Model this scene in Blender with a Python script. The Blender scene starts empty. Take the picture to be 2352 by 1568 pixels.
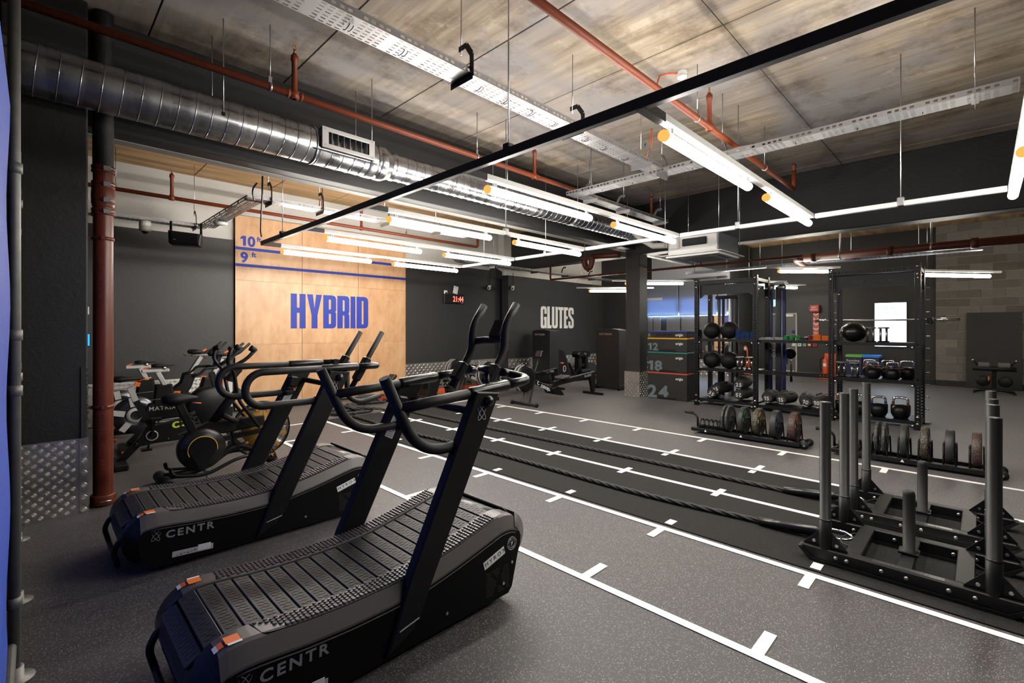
import bpy, bmesh, math, random
from mathutils import Vector, Matrix
random.seed(7)
PI = math.pi
SC = bpy.context.scene
COL = SC.collection

# ------------------------------------------------------------------ camera, world, exposure
cam_d = bpy.data.cameras.new('camera'); cam = bpy.data.objects.new('camera', cam_d); COL.objects.link(cam)
YAW = math.radians(44.7)
cam.location = (0, 0, 1.58)
cam.rotation_euler = (PI / 2, 0, YAW - PI / 2)
cam_d.sensor_width = 36; cam_d.lens = 1093 / 2352 * 36
cam_d.shift_y = -30 / 2352
cam_d.clip_start = 0.02; cam_d.clip_end = 100
SC.camera = cam
world = bpy.data.worlds.new('world'); SC.world = world; world.use_nodes = True
world.node_tree.nodes['Background'].inputs[0].default_value = (0.75, 0.8, 1, 1)
world.node_tree.nodes['Background'].inputs[1].default_value = 0.004
SC.view_settings.view_transform = 'Standard'; SC.view_settings.look = 'None'
SC.view_settings.gamma = 1; SC.view_settings.use_curve_mapping = False
SC.view_settings.exposure = 0.0
SC.cycles.max_bounces = 6; SC.cycles.diffuse_bounces = 4; SC.cycles.glossy_bounces = 4
SC.cycles.transparent_max_bounces = 4; SC.cycles.caustics_reflective = False; SC.cycles.caustics_refractive = False
SC.cycles.sample_clamp_indirect = 4; SC.cycles.use_light_tree = True
TUBE_POWER = 115.0

# ------------------------------------------------------------------ materials
def srgb(c):
    return tuple(((x / 255) / 12.92 if x / 255 <= .04045 else ((x / 255 + .055) / 1.055) ** 2.4) for x in c) + (1,)
MATS = {}
def mat(name, col, rough=.5, metal=0., bump=0., bscale=200., var=0., vscale=8., emit=0., spec=.5, coat=0.):
    """simple procedural material; col is linear rgb"""
    if name in MATS: return MATS[name]
    m = bpy.data.materials.new(name); m.use_nodes = True; MATS[name] = m
    nt = m.node_tree; b = nt.nodes['Principled BSDF']
    c = tuple(col[:3]) + (1,)
    b.inputs['Base Color'].default_value = c; b.inputs['Roughness'].default_value = rough
    b.inputs['Metallic'].default_value = metal; b.inputs['Specular IOR Level'].default_value = spec
    b.inputs['Coat Weight'].default_value = coat
    if emit:
        b.inputs['Emission Color'].default_value = c; b.inputs['Emission Strength'].default_value = emit
    if var or bump:
        tc = nt.nodes.new('ShaderNodeTexCoord')
        if var:
            n = nt.nodes.new('ShaderNodeTexNoise'); n.inputs['Scale'].default_value = vscale; n.inputs['Detail'].default_value = 4
            nt.links.new(tc.outputs['Object'], n.inputs['Vector'])
            mx = nt.nodes.new('ShaderNodeMix'); mx.data_type = 'RGBA'
            mx.inputs[6].default_value = tuple(x * (1 - var) for x in c[:3]) + (1,)
            mx.inputs[7].default_value = tuple(min(1, x * (1 + var)) for x in c[:3]) + (1,)
            nt.links.new(n.outputs['Fac'], mx.inputs[0]); nt.links.new(mx.outputs[2], b.inputs['Base Color'])
        if bump:
            n2 = nt.nodes.new('ShaderNodeTexNoise'); n2.inputs['Scale'].default_value = bscale
            nt.links.new(tc.outputs['Object'], n2.inputs['Vector'])
            bp = nt.nodes.new('ShaderNodeBump'); bp.inputs['Strength'].default_value = bump; bp.inputs['Distance'].default_value = .002
            nt.links.new(n2.outputs['Fac'], bp.inputs['Height']); nt.links.new(bp.outputs['Normal'], b.inputs['Normal'])
    return m

def nodes_of(name, rough=.6, metal=0.):
    m = bpy.data.materials.new(name); m.use_nodes = True; MATS[name] = m
    nt = m.node_tree; b = nt.nodes['Principled BSDF']
    b.inputs['Roughness'].default_value = rough; b.inputs['Metallic'].default_value = metal
    tc = nt.nodes.new('ShaderNodeTexCoord')
    return m, nt, b, tc
def ramp(nt, src, stops):
    r = nt.nodes.new('ShaderNodeValToRGB'); e = r.color_ramp.elements
    while len(e) < len(stops): e.new(.5)
    for i, (p, c) in enumerate(stops):
        e[i].position = p; e[i].color = tuple(c[:3]) + (1,)
    nt.links.new(src, r.inputs['Fac']); return r
def noise(nt, tc, scale, detail=4, rough=.5, stretch=None, out='Object'):
    n = nt.nodes.new('ShaderNodeTexNoise'); n.inputs['Scale'].default_value = scale
    n.inputs['Detail'].default_value = detail; n.inputs['Roughness'].default_value = rough
    if stretch:
        mp = nt.nodes.new('ShaderNodeMapping'); mp.inputs['Scale'].default_value = stretch
        nt.links.new(tc.outputs[out], mp.inputs['Vector']); nt.links.new(mp.outputs['Vector'], n.inputs['Vector'])
    else: nt.links.new(tc.outputs[out], n.inputs['Vector'])
    return n
def mixc(nt, fac, a, b, mode='MIX'):
    mx = nt.nodes.new('ShaderNodeMix'); mx.data_type = 'RGBA'; mx.blend_type = mode
    for i, v in ((0, fac), (6, a), (7, b)):
        if isinstance(v, (int, float)): mx.inputs[i].default_value = v
        elif isinstance(v, tuple): mx.inputs[i].default_value = tuple(v[:3]) + (1,)
        else: nt.links.new(v, mx.inputs[i])
    return mx.outputs[2]
def bump(nt, b, src, strength, dist=.003):
    bp = nt.nodes.new('ShaderNodeBump'); bp.inputs['Strength'].default_value = strength; bp.inputs['Distance'].default_value = dist
    nt.links.new(src, bp.inputs['Height']); nt.links.new(bp.outputs['Normal'], b.inputs['Normal'])

def m_floor():
    m, nt, b, tc = nodes_of('rubber_floor', .50)
    v = nt.nodes.new('ShaderNodeTexVoronoi'); v.inputs['Scale'].default_value = 150
    nt.links.new(tc.outputs['Object'], v.inputs['Vector'])
    sp = nt.nodes.new('ShaderNodeSeparateColor'); nt.links.new(v.outputs['Color'], sp.inputs['Color'])
    gt = ramp(nt, sp.outputs[0], [(.52, (0, 0, 0)), (.60, (1, 1, 1))])
    near = ramp(nt, v.outputs['Distance'], [(.30, (1, 1, 1)), (.42, (0, 0, 0))])
    mask = mixc(nt, 1., gt.outputs['Color'], near.outputs['Color'], 'MULTIPLY')
    big = noise(nt, tc, .7, 5)
    base = mixc(nt, big.outputs['Fac'], (.019, .0178, .0181), (.036, .0338, .0342))
    fle = mixc(nt, sp.outputs[1], (.10, .096, .096), (.32, .306, .305))
    nt.links.new(mixc(nt, mask, base, fle), b.inputs['Base Color'])
    b.inputs['Sheen Weight'].default_value = .18; b.inputs['Sheen Roughness'].default_value = .45; b.inputs['Sheen Tint'].default_value = (1, .95, .95, 1)
    fine = noise(nt, tc, 260, 2); bump(nt, b, fine.outputs['Fac'], .35)
    return m
def m_turf():
    m, nt, b, tc = nodes_of('black_turf', .95)
    f = noise(nt, tc, 230, 3, .7); r = ramp(nt, f.outputs['Fac'], [(.3, (.006, .006, .006)), (.7, (.04, .039, .038))])
    nt.links.new(r.outputs['Color'], b.inputs['Base Color']); bump(nt, b, f.outputs['Fac'], .9, .006)
    b.inputs['Specular IOR Level'].default_value = .15
    return m
def m_concrete():
    m, nt, b, tc = nodes_of('board_marked_concrete', .8)
    pl = noise(nt, tc, 9, 6, .6, (1.0, .09, 1))
    c1 = ramp(nt, pl.outputs['Fac'], [(.28, (.13, .095, .062)), (.45, (.25, .197, .137)), (.62, (.36, .295, .215)), (.8, (.42, .37, .30))])
    st = noise(nt, tc, .8, 5, .6)
    stm = ramp(nt, st.outputs['Fac'], [(.38, (1, 1, 1)), (.62, (.0, .0, .0))])
    c2 = mixc(nt, stm.outputs['Color'], c1.outputs['Color'], (.24, .22, .216))
    dk = noise(nt, tc, 1.9, 7, .72); dkm = ramp(nt, dk.outputs['Fac'], [(.28, (.35, .30, .26)), (.5, (1, 1, 1))])
    c3 = mixc(nt, .85, c2, dkm.outputs['Color'], 'MULTIPLY')
    wh = noise(nt, tc, 3.2, 8, .75); whm = ramp(nt, wh.outputs['Fac'], [(.60, (0, 0, 0)), (.74, (.5, .5, .5))])
    c4 = mixc(nt, whm.outputs['Color'], c3, (.55, .53, .50))
    nt.links.new(c4, b.inputs['Base Color']); bump(nt, b, pl.outputs['Fac'], .3, .004)
    return m
def m_soffit():
    m, nt, b, tc = nodes_of('brown_soffit', .8)
    pl = noise(nt, tc, 6, 6, .6, (.12, 1.0, 1))
    c1 = ramp(nt, pl.outputs['Fac'], [(.3, (.23, .13, .06)), (.55, (.42, .27, .13)), (.8, (.52, .38, .22))])
    nt.links.new(c1.outputs['Color'], b.inputs['Base Color']); return m
def m_ply():
    m, nt, b, tc = nodes_of('birch_plywood', .45)
    oi = nt.nodes.new('ShaderNodeObjectInfo')
    g = noise(nt, tc, 2.2, 6, .62, (1.6, 1, .55)); w = noise(nt, tc, 7, 4, .5, (1.3, 1, .5))
    c1 = ramp(nt, g.outputs['Fac'], [(.3, (.42, .225, .105)), (.5, (.52, .305, .155)), (.7, (.57, .36, .20))])
    c2 = ramp(nt, w.outputs['Fac'], [(.25, (.72, .62, .52)), (.5, (1, 1, 1))])
    c3 = mixc(nt, .6, c1.outputs['Color'], c2.outputs['Color'], 'MULTIPLY')
    tint = ramp(nt, oi.outputs['Random'], [(0, (.92, .90, .88)), (1, (1, 1, 1))])
    nt.links.new(mixc(nt, 1., c3, tint.outputs['Color'], 'MULTIPLY'), b.inputs['Base Color']); return m
def m_darkwall(name='charcoal_paint', k=1., tex=1.):
    m, nt, b, tc = nodes_of(name, .55)
    n = noise(nt, tc, 1.2, 5); 
    nt.links.new(mixc(nt, n.outputs['Fac'], (.0155 * k, .0155 * k, .016 * k), (.024 * k, .024 * k, .0245 * k)), b.inputs['Base Color'])
    f = noise(nt, tc, 22, 6, .65); bump(nt, b, f.outputs['Fac'], .25 * tex, .01); return m
def m_galv():
    m, nt, b, tc = nodes_of('galvanised_steel', .30, 1.)
    v = nt.nodes.new('ShaderNodeTexVoronoi'); v.inputs['Scale'].default_value = 14
    nt.links.new(tc.outputs['Object'], v.inputs['Vector'])
    n = noise(nt, tc, 3, 3, .5, (2.5, .4, .4))
    r = ramp(nt, n.outputs['Fac'], [(.3, (.34, .35, .37)), (.7, (.47, .48, .49))])
    nt.links.new(r.outputs['Color'], b.inputs['Base Color'])
    rr = ramp(nt, n.outputs['Fac'], [(.3, (.22, .2, .2)), (.7, (.40, .34, .34))]); nt.links.new(rr.outputs['Color'], b.inputs['Roughness'])
    return m
def m_plate():
    m, nt, b, tc = nodes_of('aluminium_tread_plate', .38, 1.)
    n = noise(nt, tc, 5, 4); r = ramp(nt, n.outputs['Fac'], [(.3, (.55, .54, .51)), (.7, (.72, .70, .67))])
    nt.links.new(r.outputs['Color'], b.inputs['Base Color']); return m
def m_speck(name, base, col, scale=170, amount=.72):
    m, nt, b, tc = nodes_of(name, .55)
    v = nt.nodes.new('ShaderNodeTexVoronoi'); v.inputs['Scale'].default_value = scale; nt.links.new(tc.outputs['Object'], v.inputs['Vector'])
    sp = nt.nodes.new('ShaderNodeSeparateColor'); nt.links.new(v.outputs['Color'], sp.inputs['Color'])
    gt = ramp(nt, sp.outputs[0], [(amount, (0, 0, 0)), (amount + .03, (1, 1, 1))])
    near = ramp(nt, v.outputs['Distance'], [(.28, (1, 1, 1)), (.36, (0, 0, 0))])
    nt.links.new(mixc(nt, mixc(nt, 1., gt.outputs['Color'], near.outputs['Color'], 'MULTIPLY'), base, col), b.inputs['Base Color']); return m
def m_block():
    m, nt, b, tc = nodes_of('grey_blockwork', .85)
    oi = nt.nodes.new('ShaderNodeObjectInfo')
    n = noise(nt, tc, 30, 5, .7); r = ramp(nt, oi.outputs['Random'], [(0, (.15, .135, .125)), (1, (.25, .23, .215))])
    f = ramp(nt, n.outputs['Fac'], [(.3, (.8, .8, .8)), (.7, (1.1, 1.1, 1.1))])
    nt.links.new(mixc(nt, 1., r.outputs['Color'], f.outputs['Color'], 'MULTIPLY'), b.inputs['Base Color']); bump(nt, b, n.outputs['Fac'], .4); return m
FLOOR = m_floor(); TURF = m_turf(); CONC = m_concrete(); SOFFIT = m_soffit(); PLY = m_ply()
DARK = m_darkwall(); DARK2 = m_darkwall('black_paint', .42, 1.6); DARKB = m_darkwall('beam_paint', .8, .8); GALV = m_galv(); PLATE = m_plate(); BLOCK = m_block()
WHITEWALL = mat('white_wall_paint', (.50, .49, .46), .7, var=.06, vscale=3)
LINE = mat('white_line_paint', (.80, .78, .75), .6, var=.06, vscale=14)
BLACK = mat('black_powder_coat', (.0048, .0048, .0051), .42, bump=.06, bscale=500, spec=.28)
BLACKS = mat('black_satin', (.006, .006, .0063), .28, spec=.45)
BLACKR = mat('black_rubber', (.0065, .0065, .0065), .58, bump=.15, bscale=300, spec=.32)
BLACKP = mat('black_plastic', (.005, .005, .0055), .38, spec=.28)
GREYP = mat('graphite_plastic', (.045, .040, .039), .42, spec=.4)
SIDE = mat('black_side_skirt', (.0032, .0032, .0034), .55, spec=.12)
GREYT = mat('graphite_shoulder', (.085, .078, .076), .38, spec=.45)
REDK = mat('dark_red_oxide_pipe', (.085, .016, .007), .5)
SLAT = mat('belt_slat_rubber', (.018, .0172, .017), .55, bump=.3, bscale=160)
CHROME = mat('chrome', (.75, .75, .76), .14, 1.)
STEEL = mat('zinc_steel', (.50, .51, .52), .32, 1.)
ALU = mat('brushed_aluminium', (.55, .55, .55), .35, 1.)
SILVER = mat('silver_paint', (.48, .48, .47), .35)
RED = mat('red_oxide_pipe', (.165, .031, .007), .5, var=.12, vscale=5)
REDD = mat('brown_drain_pipe', (.125, .022, .007), .36, var=.15, vscale=4)
ORANGE = mat('orange_plastic', (.78, .17, .02), .45)
ORED = mat('orange_red_rubber', (.62, .10, .03), .5)
BLUE = mat('royal_blue_vinyl', (.018, .040, .29), .5, spec=.25)
WHITE = mat('white_plastic', (.66, .66, .64), .45)
WHITEV = mat('white_vinyl', (.72, .72, .71), .5)
LGREY = mat('light_grey_print', (.42, .42, .42), .5)
YEL = mat('yellow_paint', (.62, .40, .03), .45)
FANY = mat('fan_yellow', (.55, .30, .03), .5)
TRACK = mat('lighting_track_grey', (.36, .36, .34), .45)
TRACKB = mat('lighting_track_black', (.016, .016, .016), .45)
def m_emit(name, col, s):
    m = bpy.data.materials.new(name); m.use_nodes = True; nt = m.node_tree; nt.nodes.clear(); MATS[name] = m
    e = nt.nodes.new('ShaderNodeEmission'); o = nt.nodes.new('ShaderNodeOutputMaterial')
    e.inputs[0].default_value = tuple(col) + (1,); e.inputs[1].default_value = s; nt.links.new(e.outputs[0], o.inputs[0]); return m
TUBE = m_emit('led_tube', (1, .94, .87), TUBE_POWER)
TUBE2 = m_emit('led_tube_far', (1, .93, .80), 100.)
TCAP = m_emit('tube_end_cap_glow', (1, .45, .10), 1.2)

# ------------------------------------------------------------------ mesh helpers
class B:
    """collects shapes into one mesh"""
    def __init__(s): s.bm = bmesh.new()
    def box(s, c, d, rot=None, bev=0., seg=1):
        r = bmesh.ops.create_cube(s.bm, size=1); vs = r['verts']
        bmesh.ops.scale(s.bm, vec=d, verts=vs)
        if bev:
            es = list({e for v in vs for e in v.link_edges})
            r2 = bmesh.ops.bevel(s.bm, geom=es, offset=bev, segments=seg, affect='EDGES', profile=.5)
            vs = list({v for f in r2['faces'] for v in f.verts} | {v for v in vs if v.is_valid})
        if rot is not None:
            M = rot if isinstance(rot, Matrix) else Matrix.Rotation(rot[2], 3, 'Z') @ Matrix.Rotation(rot[1], 3, 'Y') @ Matrix.Rotation(rot[0], 3, 'X')
            bmesh.ops.rotate(s.bm, cent=(0, 0, 0), matrix=M, verts=vs)
        bmesh.ops.translate(s.bm, vec=c, verts=vs); return s
    def bar(s, p0, p1, w, h, up=(0, 0, 1), bev=0.):
        p0 = Vector(p0); p1 = Vector(p1); d = p1 - p0; z = d.normalized(); u = Vector(up)
        x = u.cross(z)
        if x.length < 1e-4: x = Vector((1, 0, 0)).cross(z)
        x.normalize(); y = z.cross(x)
        M = Matrix((x, y, z)).transposed()
        return s.box((p0 + p1) / 2, (w, h, d.length), M, bev)
    def cyl(s, p0, p1, r, r2=None, seg=16, caps=True):
        return s.tube([p0, p1], [r, r if r2 is None else r2], seg, caps)
    def tube(s, pts, r, seg=10, caps=True, closed=False):
        pts = [Vector(p) for p in pts]; n = len(pts)
        rs = r if isinstance(r, (list, tuple)) else [r] * n
        bm = s.bm; rings = []; prev = None
        for i, p in enumerate(pts):
            if closed: t = (pts[(i + 1) % n] - pts[i - 1])
            else: t = pts[min(i + 1, n - 1)] - pts[max(i - 1, 0)]
            if t.length < 1e-9: t = Vector((0, 0, 1))
            t.normalize()
            if prev is None:
                a = Vector((0, 0, 1)) if abs(t.z) < .9 else Vector((1, 0, 0))
                x = a.cross(t).normalized()
            else:
                x = prev - t * prev.dot(t)
                x = x.normalized() if x.length > 1e-6 else Vector((1, 0, 0))
            prev = x; y = t.cross(x)
            rings.append([bm.verts.new(p + (x * math.cos(2 * PI * k / seg) + y * math.sin(2 * PI * k / seg)) * rs[i]) for k in range(seg)])
        m = n if closed else n - 1
        for i in range(m):
            a, b = rings[i], rings[(i + 1) % n]
            for k in range(seg):
                f = bm.faces.new((a[k], a[(k + 1) % seg], b[(k + 1) % seg], b[k])); f.smooth = True
        if caps and not closed:
            bm.faces.new(rings[0][::-1]); bm.faces.new(rings[-1])
        return s
    def lathe(s, prof, p0=(0, 0, 0), axis='Z', seg=24, smooth=True):
        """prof: (r, h) along axis from p0"""
        bm = s.bm; p0 = Vector(p0); rings = []
        ax = {'X': (Vector((0, 1, 0)), Vector((0, 0, 1)), Vector((1, 0, 0))), 'Y': (Vector((0, 0, 1)), Vector((1, 0, 0)), Vector((0, 1, 0))), 'Z': (Vector((1, 0, 0)), Vector((0, 1, 0)), Vector((0, 0, 1)))}[axis] if isinstance(axis, str) else axis
        x, y, z = ax
        for r, h in prof:
            if r < 1e-6: rings.append([bm.verts.new(p0 + z * h)])
            else: rings.append([bm.verts.new(p0 + z * h + (x * math.cos(2 * PI * k / seg) + y * math.sin(2 * PI * k / seg)) * r) for k in range(seg)])
        for a, b in zip(rings, rings[1:]):
            for k in range(seg):
                k2 = (k + 1) % seg
                if len(a) == 1 and len(b) == 1: continue
                if len(a) == 1: f = bm.faces.new((a[0], b[k2], b[k]))
                elif len(b) == 1: f = bm.faces.new((a[k], a[k2], b[0]))
                else: f = bm.faces.new((a[k], a[k2], b[k2], b[k]))
                f.smooth = smooth
        return s
    def prism(s, poly, h0, h1, plane='XZ', bev=0.):
        """poly: 2D points; extruded along the missing axis from h0 to h1"""
        bm = s.bm
        f3 = {'XZ': lambda a, b, h: (a, h, b), 'YZ': lambda a, b, h: (h, a, b), 'XY': lambda a, b, h: (a, b, h)}[plane]
        v0 = [bm.verts.new(f3(a, b, h0)) for a, b in poly]; v1 = [bm.verts.new(f3(a, b, h1)) for a, b in poly]; n = len(poly)
        fs = [bm.faces.new(v0), bm.faces.new(v1[::-1])]
        for i in range(n): fs.append(bm.faces.new((v0[i], v1[i], v1[(i + 1) % n], v0[(i + 1) % n])))
        bmesh.ops.recalc_face_normals(bm, faces=fs)
        if bev:
            es = list({e for f in fs[:2] for e in f.edges}); bmesh.ops.bevel(bm, geom=es, offset=bev, segments=1, affect='EDGES')
        return s
    def ball(s, c, r, seg=20, rings=12, sc=(1, 1, 1)):
        rr = bmesh.ops.create_uvsphere(s.bm, u_segments=seg, v_segments=rings, radius=r); vs = rr['verts']
        bmesh.ops.scale(s.bm, vec=sc, verts=vs); bmesh.ops.translate(s.bm, vec=c, verts=vs)
        for f in {f for v in vs for f in v.link_faces}: f.smooth = True
        return s
    def quad(s, a, b, c, d):
        s.bm.faces.new([s.bm.verts.new(p) for p in (a, b, c, d)]); return s
    def mesh(s, name):
        me = bpy.data.meshes.new(name); s.bm.to_mesh(me); s.bm.free(); return me
    def obj(s, name, m, parent=None, loc=None, kind=None, label=None):
        return link(s.mesh(name), name, m, parent, loc, kind, label)
def link(me, name, m, parent=None, loc=None, kind=None, label=None):
    if m is not None and not me.materials: me.materials.append(m)
    o = bpy.data.objects.new(name, me); COL.objects.link(o)
    if parent is not None: o.parent = parent
    if loc is not None: o.location = loc
    if kind: o['kind'] = kind
    if label: o['label'] = label
    return o
def thing(name, label, cat, loc=(0, 0, 0), rz=0., group=None, rot=None):
    o = bpy.data.objects.new(name, None); COL.objects.link(o); o.empty_display_size = .1
    o.location = loc; o.rotation_euler = rot if rot else (0, 0, rz); tag(o, label, cat, group); return o
def tag(o, label, cat, group=None):
    o['label'] = label; o['category'] = cat
    if group: o['group'] = group
    return o
def struct(b, name, m, parent=None):
    o = b.obj(name, m, parent)
    if parent is None: o['kind'] = 'structure'
    return o
def copy_tree(o, parent=None):
    c = o.copy(); COL.objects.link(c); c.parent = parent
    for ch in o.children: copy_tree(ch, c)
    return c
def fillet(pts, r, n=6):
    """round the inner corners of a polyline"""
    pts = [Vector(p) for p in pts]; out = [pts[0]]
    for i in range(1, len(pts) - 1):
        a, p, b = pts[i - 1], pts[i], pts[i + 1]
        rr = r[i - 1] if isinstance(r, (list, tuple)) else r
        u = (a - p); v = (b - p); k = min(rr, u.length * .49, v.length * .49)
        s, e = p + u.normalized() * k, p + v.normalized() * k
        for j in range(n + 1):
            t = j / n; out.append(s * (1 - t) ** 2 + p * 2 * t * (1 - t) + e * t * t)
    out.append(pts[-1]); return out
def arc(cx, cy, r, a0, a1, n=10):
    return [(cx + r * math.cos(math.radians(a0 + (a1 - a0) * i / n)), cy + r * math.sin(math.radians(a0 + (a1 - a0) * i / n))) for i in range(n + 1)]
def text(s, size, m, parent, loc, rot, name='lettering', bold=0., ext=.0006, align='LEFT', xs=1., sp=1., shear=0.):
    c = bpy.data.curves.new(name, 'FONT'); c.body = s; c.size = size; c.offset = bold; c.extrude = ext; c.align_x = align
    c.space_character = sp; c.resolution_u = 3; c.shear = shear; c.fill_mode = 'BOTH'
    c.materials.append(m); o = bpy.data.objects.new(name, c); COL.objects.link(o)
    if parent is not None: o.parent = parent
    o.location = loc; o.rotation_euler = rot; o.scale = (xs, 1, 1); return o
def num(s, size, m, parent, loc, rot, bold=0., xs=1., name='numeral'):
    """figures with a flagged 1"""
    from mathutils import Euler
    M = Euler(rot).to_matrix(); x = 0.
    for c in s:
        p = Vector(loc) + M @ Vector((x, 0, 0))
        if c == '1':
            w = size * (.115 + bold / size * 2); h = size * .70; a = size * .17
            shape2d([[(a, 0), (a, h * .70), (0, h * .66), (0, h * .80), (a * .9, h), (a + w, h), (a + w, 0)]], m, parent, name, p, rot, (xs, 1, 1), .0006); x += (a + w + size * .11) * xs
        else: text(c, size, m, parent, p, rot, name, bold=bold, xs=xs); x += size * .63 * xs
R_NY = (PI / 2, 0, 0)            # readable face looking to -Y
R_NX = (PI / 2, 0, -PI / 2)      # readable face looking to -X
def shape2d(polys, m, parent, name, loc, rot, scale=(1, 1, 1), ext=.002):
    """filled flat shape with holes from closed polygons"""
    c = bpy.data.curves.new(name, 'CURVE'); c.dimensions = '2D'; c.fill_mode = 'BOTH'; c.extrude = ext
    for p in polys:
        s = c.splines.new('POLY'); s.points.add(len(p) - 1); s.use_cyclic_u = True
        for i, q in enumerate(p): s.points[i].co = (q[0], q[1], 0, 1)
    c.materials.append(m); o = bpy.data.objects.new(name, c); COL.objects.link(o)
    if parent is not None: o.parent = parent
    o.location = loc; o.rotation_euler = rot; o.scale = scale; return o
# ================================================================== SETTING
# world axes: +X runs along the plywood wall, +Y towards it
floor_b = B(); floor_b.box((8.5, 3.5, -.05), (19.4, 13.2, .1)); floor = struct(floor_b, 'floor', FLOOR)
B().box((4.61, 3.6, .004), (2.06, 8.9, .008)).obj('turf', TURF, floor)
LX = [2.46, 3.512, 4.63, 5.705, 6.79]
LY0, LY1 = -.85, 8.02
for i, x in enumerate(LX):
    zt = .0095 if i == 2 else .003
    B().box((x, (LY0 + LY1) / 2, zt), (.055, LY1 - LY0, .003)).obj('lane_line', LINE, floor)
    for k in range(9):
        y = .78 + 1.02 * k
        if y > 7.5: continue
        if i == 2: B().box((x, y, .0105), (.24, .06, .003)).obj('distance_tick', LINE, floor)
        else:
            s = {0: 1, 1: 0, 3: 0, 4: -1}[i]
            if s: B().box((x + s * .13, y, .003), (.205, .06, .003)).obj('distance_tick', LINE, floor)
            else:
                o = -1 if i == 1 else 1
                B().box((x + o * .115, y, .003), (.175, .06, .003)).obj('distance_tick', LINE, floor)
                B().box((x - o * .14, y, .0095), (.10, .06, .003)).obj('distance_tick', LINE, floor)
for a, b_ in ((LX[0], LX[1]), (LX[3], LX[4])):
    B().box(((a + b_) / 2, LY1, .003), (b_ - a + .055, .055, .003)).obj('lane_line', LINE, floor)

# ceiling: slab with board-marked panels and open joints
cz = 4.40
ceiling = struct(B().box((8.5, 3.5, cz + .15), (19.6, 13.4, .26)), 'ceiling', DARKB)
xs = [-.45 + 1.245 * i for i in range(16)]
ys = [-2.9, -.72, 1.72, 4.16, 5.80]
for i in range(9):
    for j in range(4):
        B().box(((xs[i] + xs[i + 1]) / 2, (ys[j] + ys[j + 1]) / 2, cz + .011), (1.245 - .013, ys[j + 1] - ys[j] - .010, .022), bev=.003).obj('ceiling_panel', CONC, ceiling)
for i in range(13):
    B().box(((xs[i] + xs[i + 1]) / 2, 8.12, cz - .04), (1.232, 4.02, .12), bev=.003).obj('ceiling_panel', SOFFIT, ceiling)
for i in range(9, 15):
    for j in range(4):
        B().box(((xs[i] + xs[i + 1]) / 2, (ys[j] + ys[j + 1]) / 2, cz + .011), (1.232, ys[j + 1] - ys[j] - .010, .022), bev=.003).obj('ceiling_panel', SOFFIT, ceiling)

# downstand beams
struct(B().box((8.4, 5.90, 3.905), (18.4, .36, 1.01), bev=.01), 'trim_1', DARKB)
struct(B().box((9.98, 1.3, 3.84), (.36, 8.83, 1.12), bev=.01), 'trim_2', DARK2)
struct(B().box((9.98, 8.02, 3.84), (.36, 3.87, 1.12), bev=.01), 'trim_3', DARKB)
# pale strip: light on the beam underside, put into its colour
struct(B().box((8.4, 5.995, 3.396), (18.3, .14, .008)), 'trim_4', mat('lit_underside_tone', (.27, .26, .24), .85, var=.25, vscale=5))

# columns
def plate_bumps(b, w, h, pitch, origin, ux, nrm, five=True):
    """raised lozenges of tread plate; ux: unit vector along, nrm: outward"""
    ux = Vector(ux); nz = Vector(nrm); up = Vector((0, 0, 1)); o = Vector(origin); bm = b.bm
    nx, nh = int(w / pitch), int(h / pitch)
    for i in range(nx):
        for j in range(nh):
            a = (1 if (i + j) % 2 else -1) * math.radians(45)
            c = o + ux * ((i + .5) * w / nx) + up * ((j + .5) * h / nh)
            d = ux * math.cos(a) + up * math.sin(a); e = ux * -math.sin(a) + up * math.cos(a)
            for k in ((-2, -1, 0, 1, 2) if five else (0,)):
                cc = c + e * (k * pitch * .17)
                L = pitch * (.50 - .06 * abs(k)) if five else pitch * .55; W = pitch * .07 if five else pitch * .20; hgt = pitch * (.085 if five else .17)
                vs = [bm.verts.new(cc + d * L), bm.verts.new(cc + e * W), bm.verts.new(cc - d * L), bm.verts.new(cc - e * W)]
                t0 = bm.verts.new(cc + d * L * .45 + nz * hgt); t1 = bm.verts.new(cc - d * L * .45 + nz * hgt)
                for f in ((vs[0], vs[1], t0), (vs[1], vs[2], t1), (vs[1], t1, t0), (vs[2], vs[3], t1), (vs[3], vs[0], t0), (vs[3], t0, t1)): bm.faces.new(f)
    return b
colL = struct(B().box((.085, 5.67, 2.2), (.52, .36, 4.4), bev=.012), 'wall_column_left', DARK2)
B().box((.07, 5.485, .32), (.55, .012, .64)).obj('tread_plate', PLATE, colL)
o = plate_bumps(B(), .47, .63, .038, (-.20, 5.479, .005), (1, 0, 0), (0, -1, 0)).obj('plate_lozenges', PLATE, colL); o['kind'] = 'stuff'
B().box((.318, 5.477, .32), (.058, .01, .64)).obj('corner_trim', PLATE, colL)
o = plate_bumps(B(), .05, .63, .05, (.293, 5.471, .005), (1, 0, 0), (0, -1, 0)).obj('plate_lozenges', PLATE, colL); o['kind'] = 'stuff'
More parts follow.
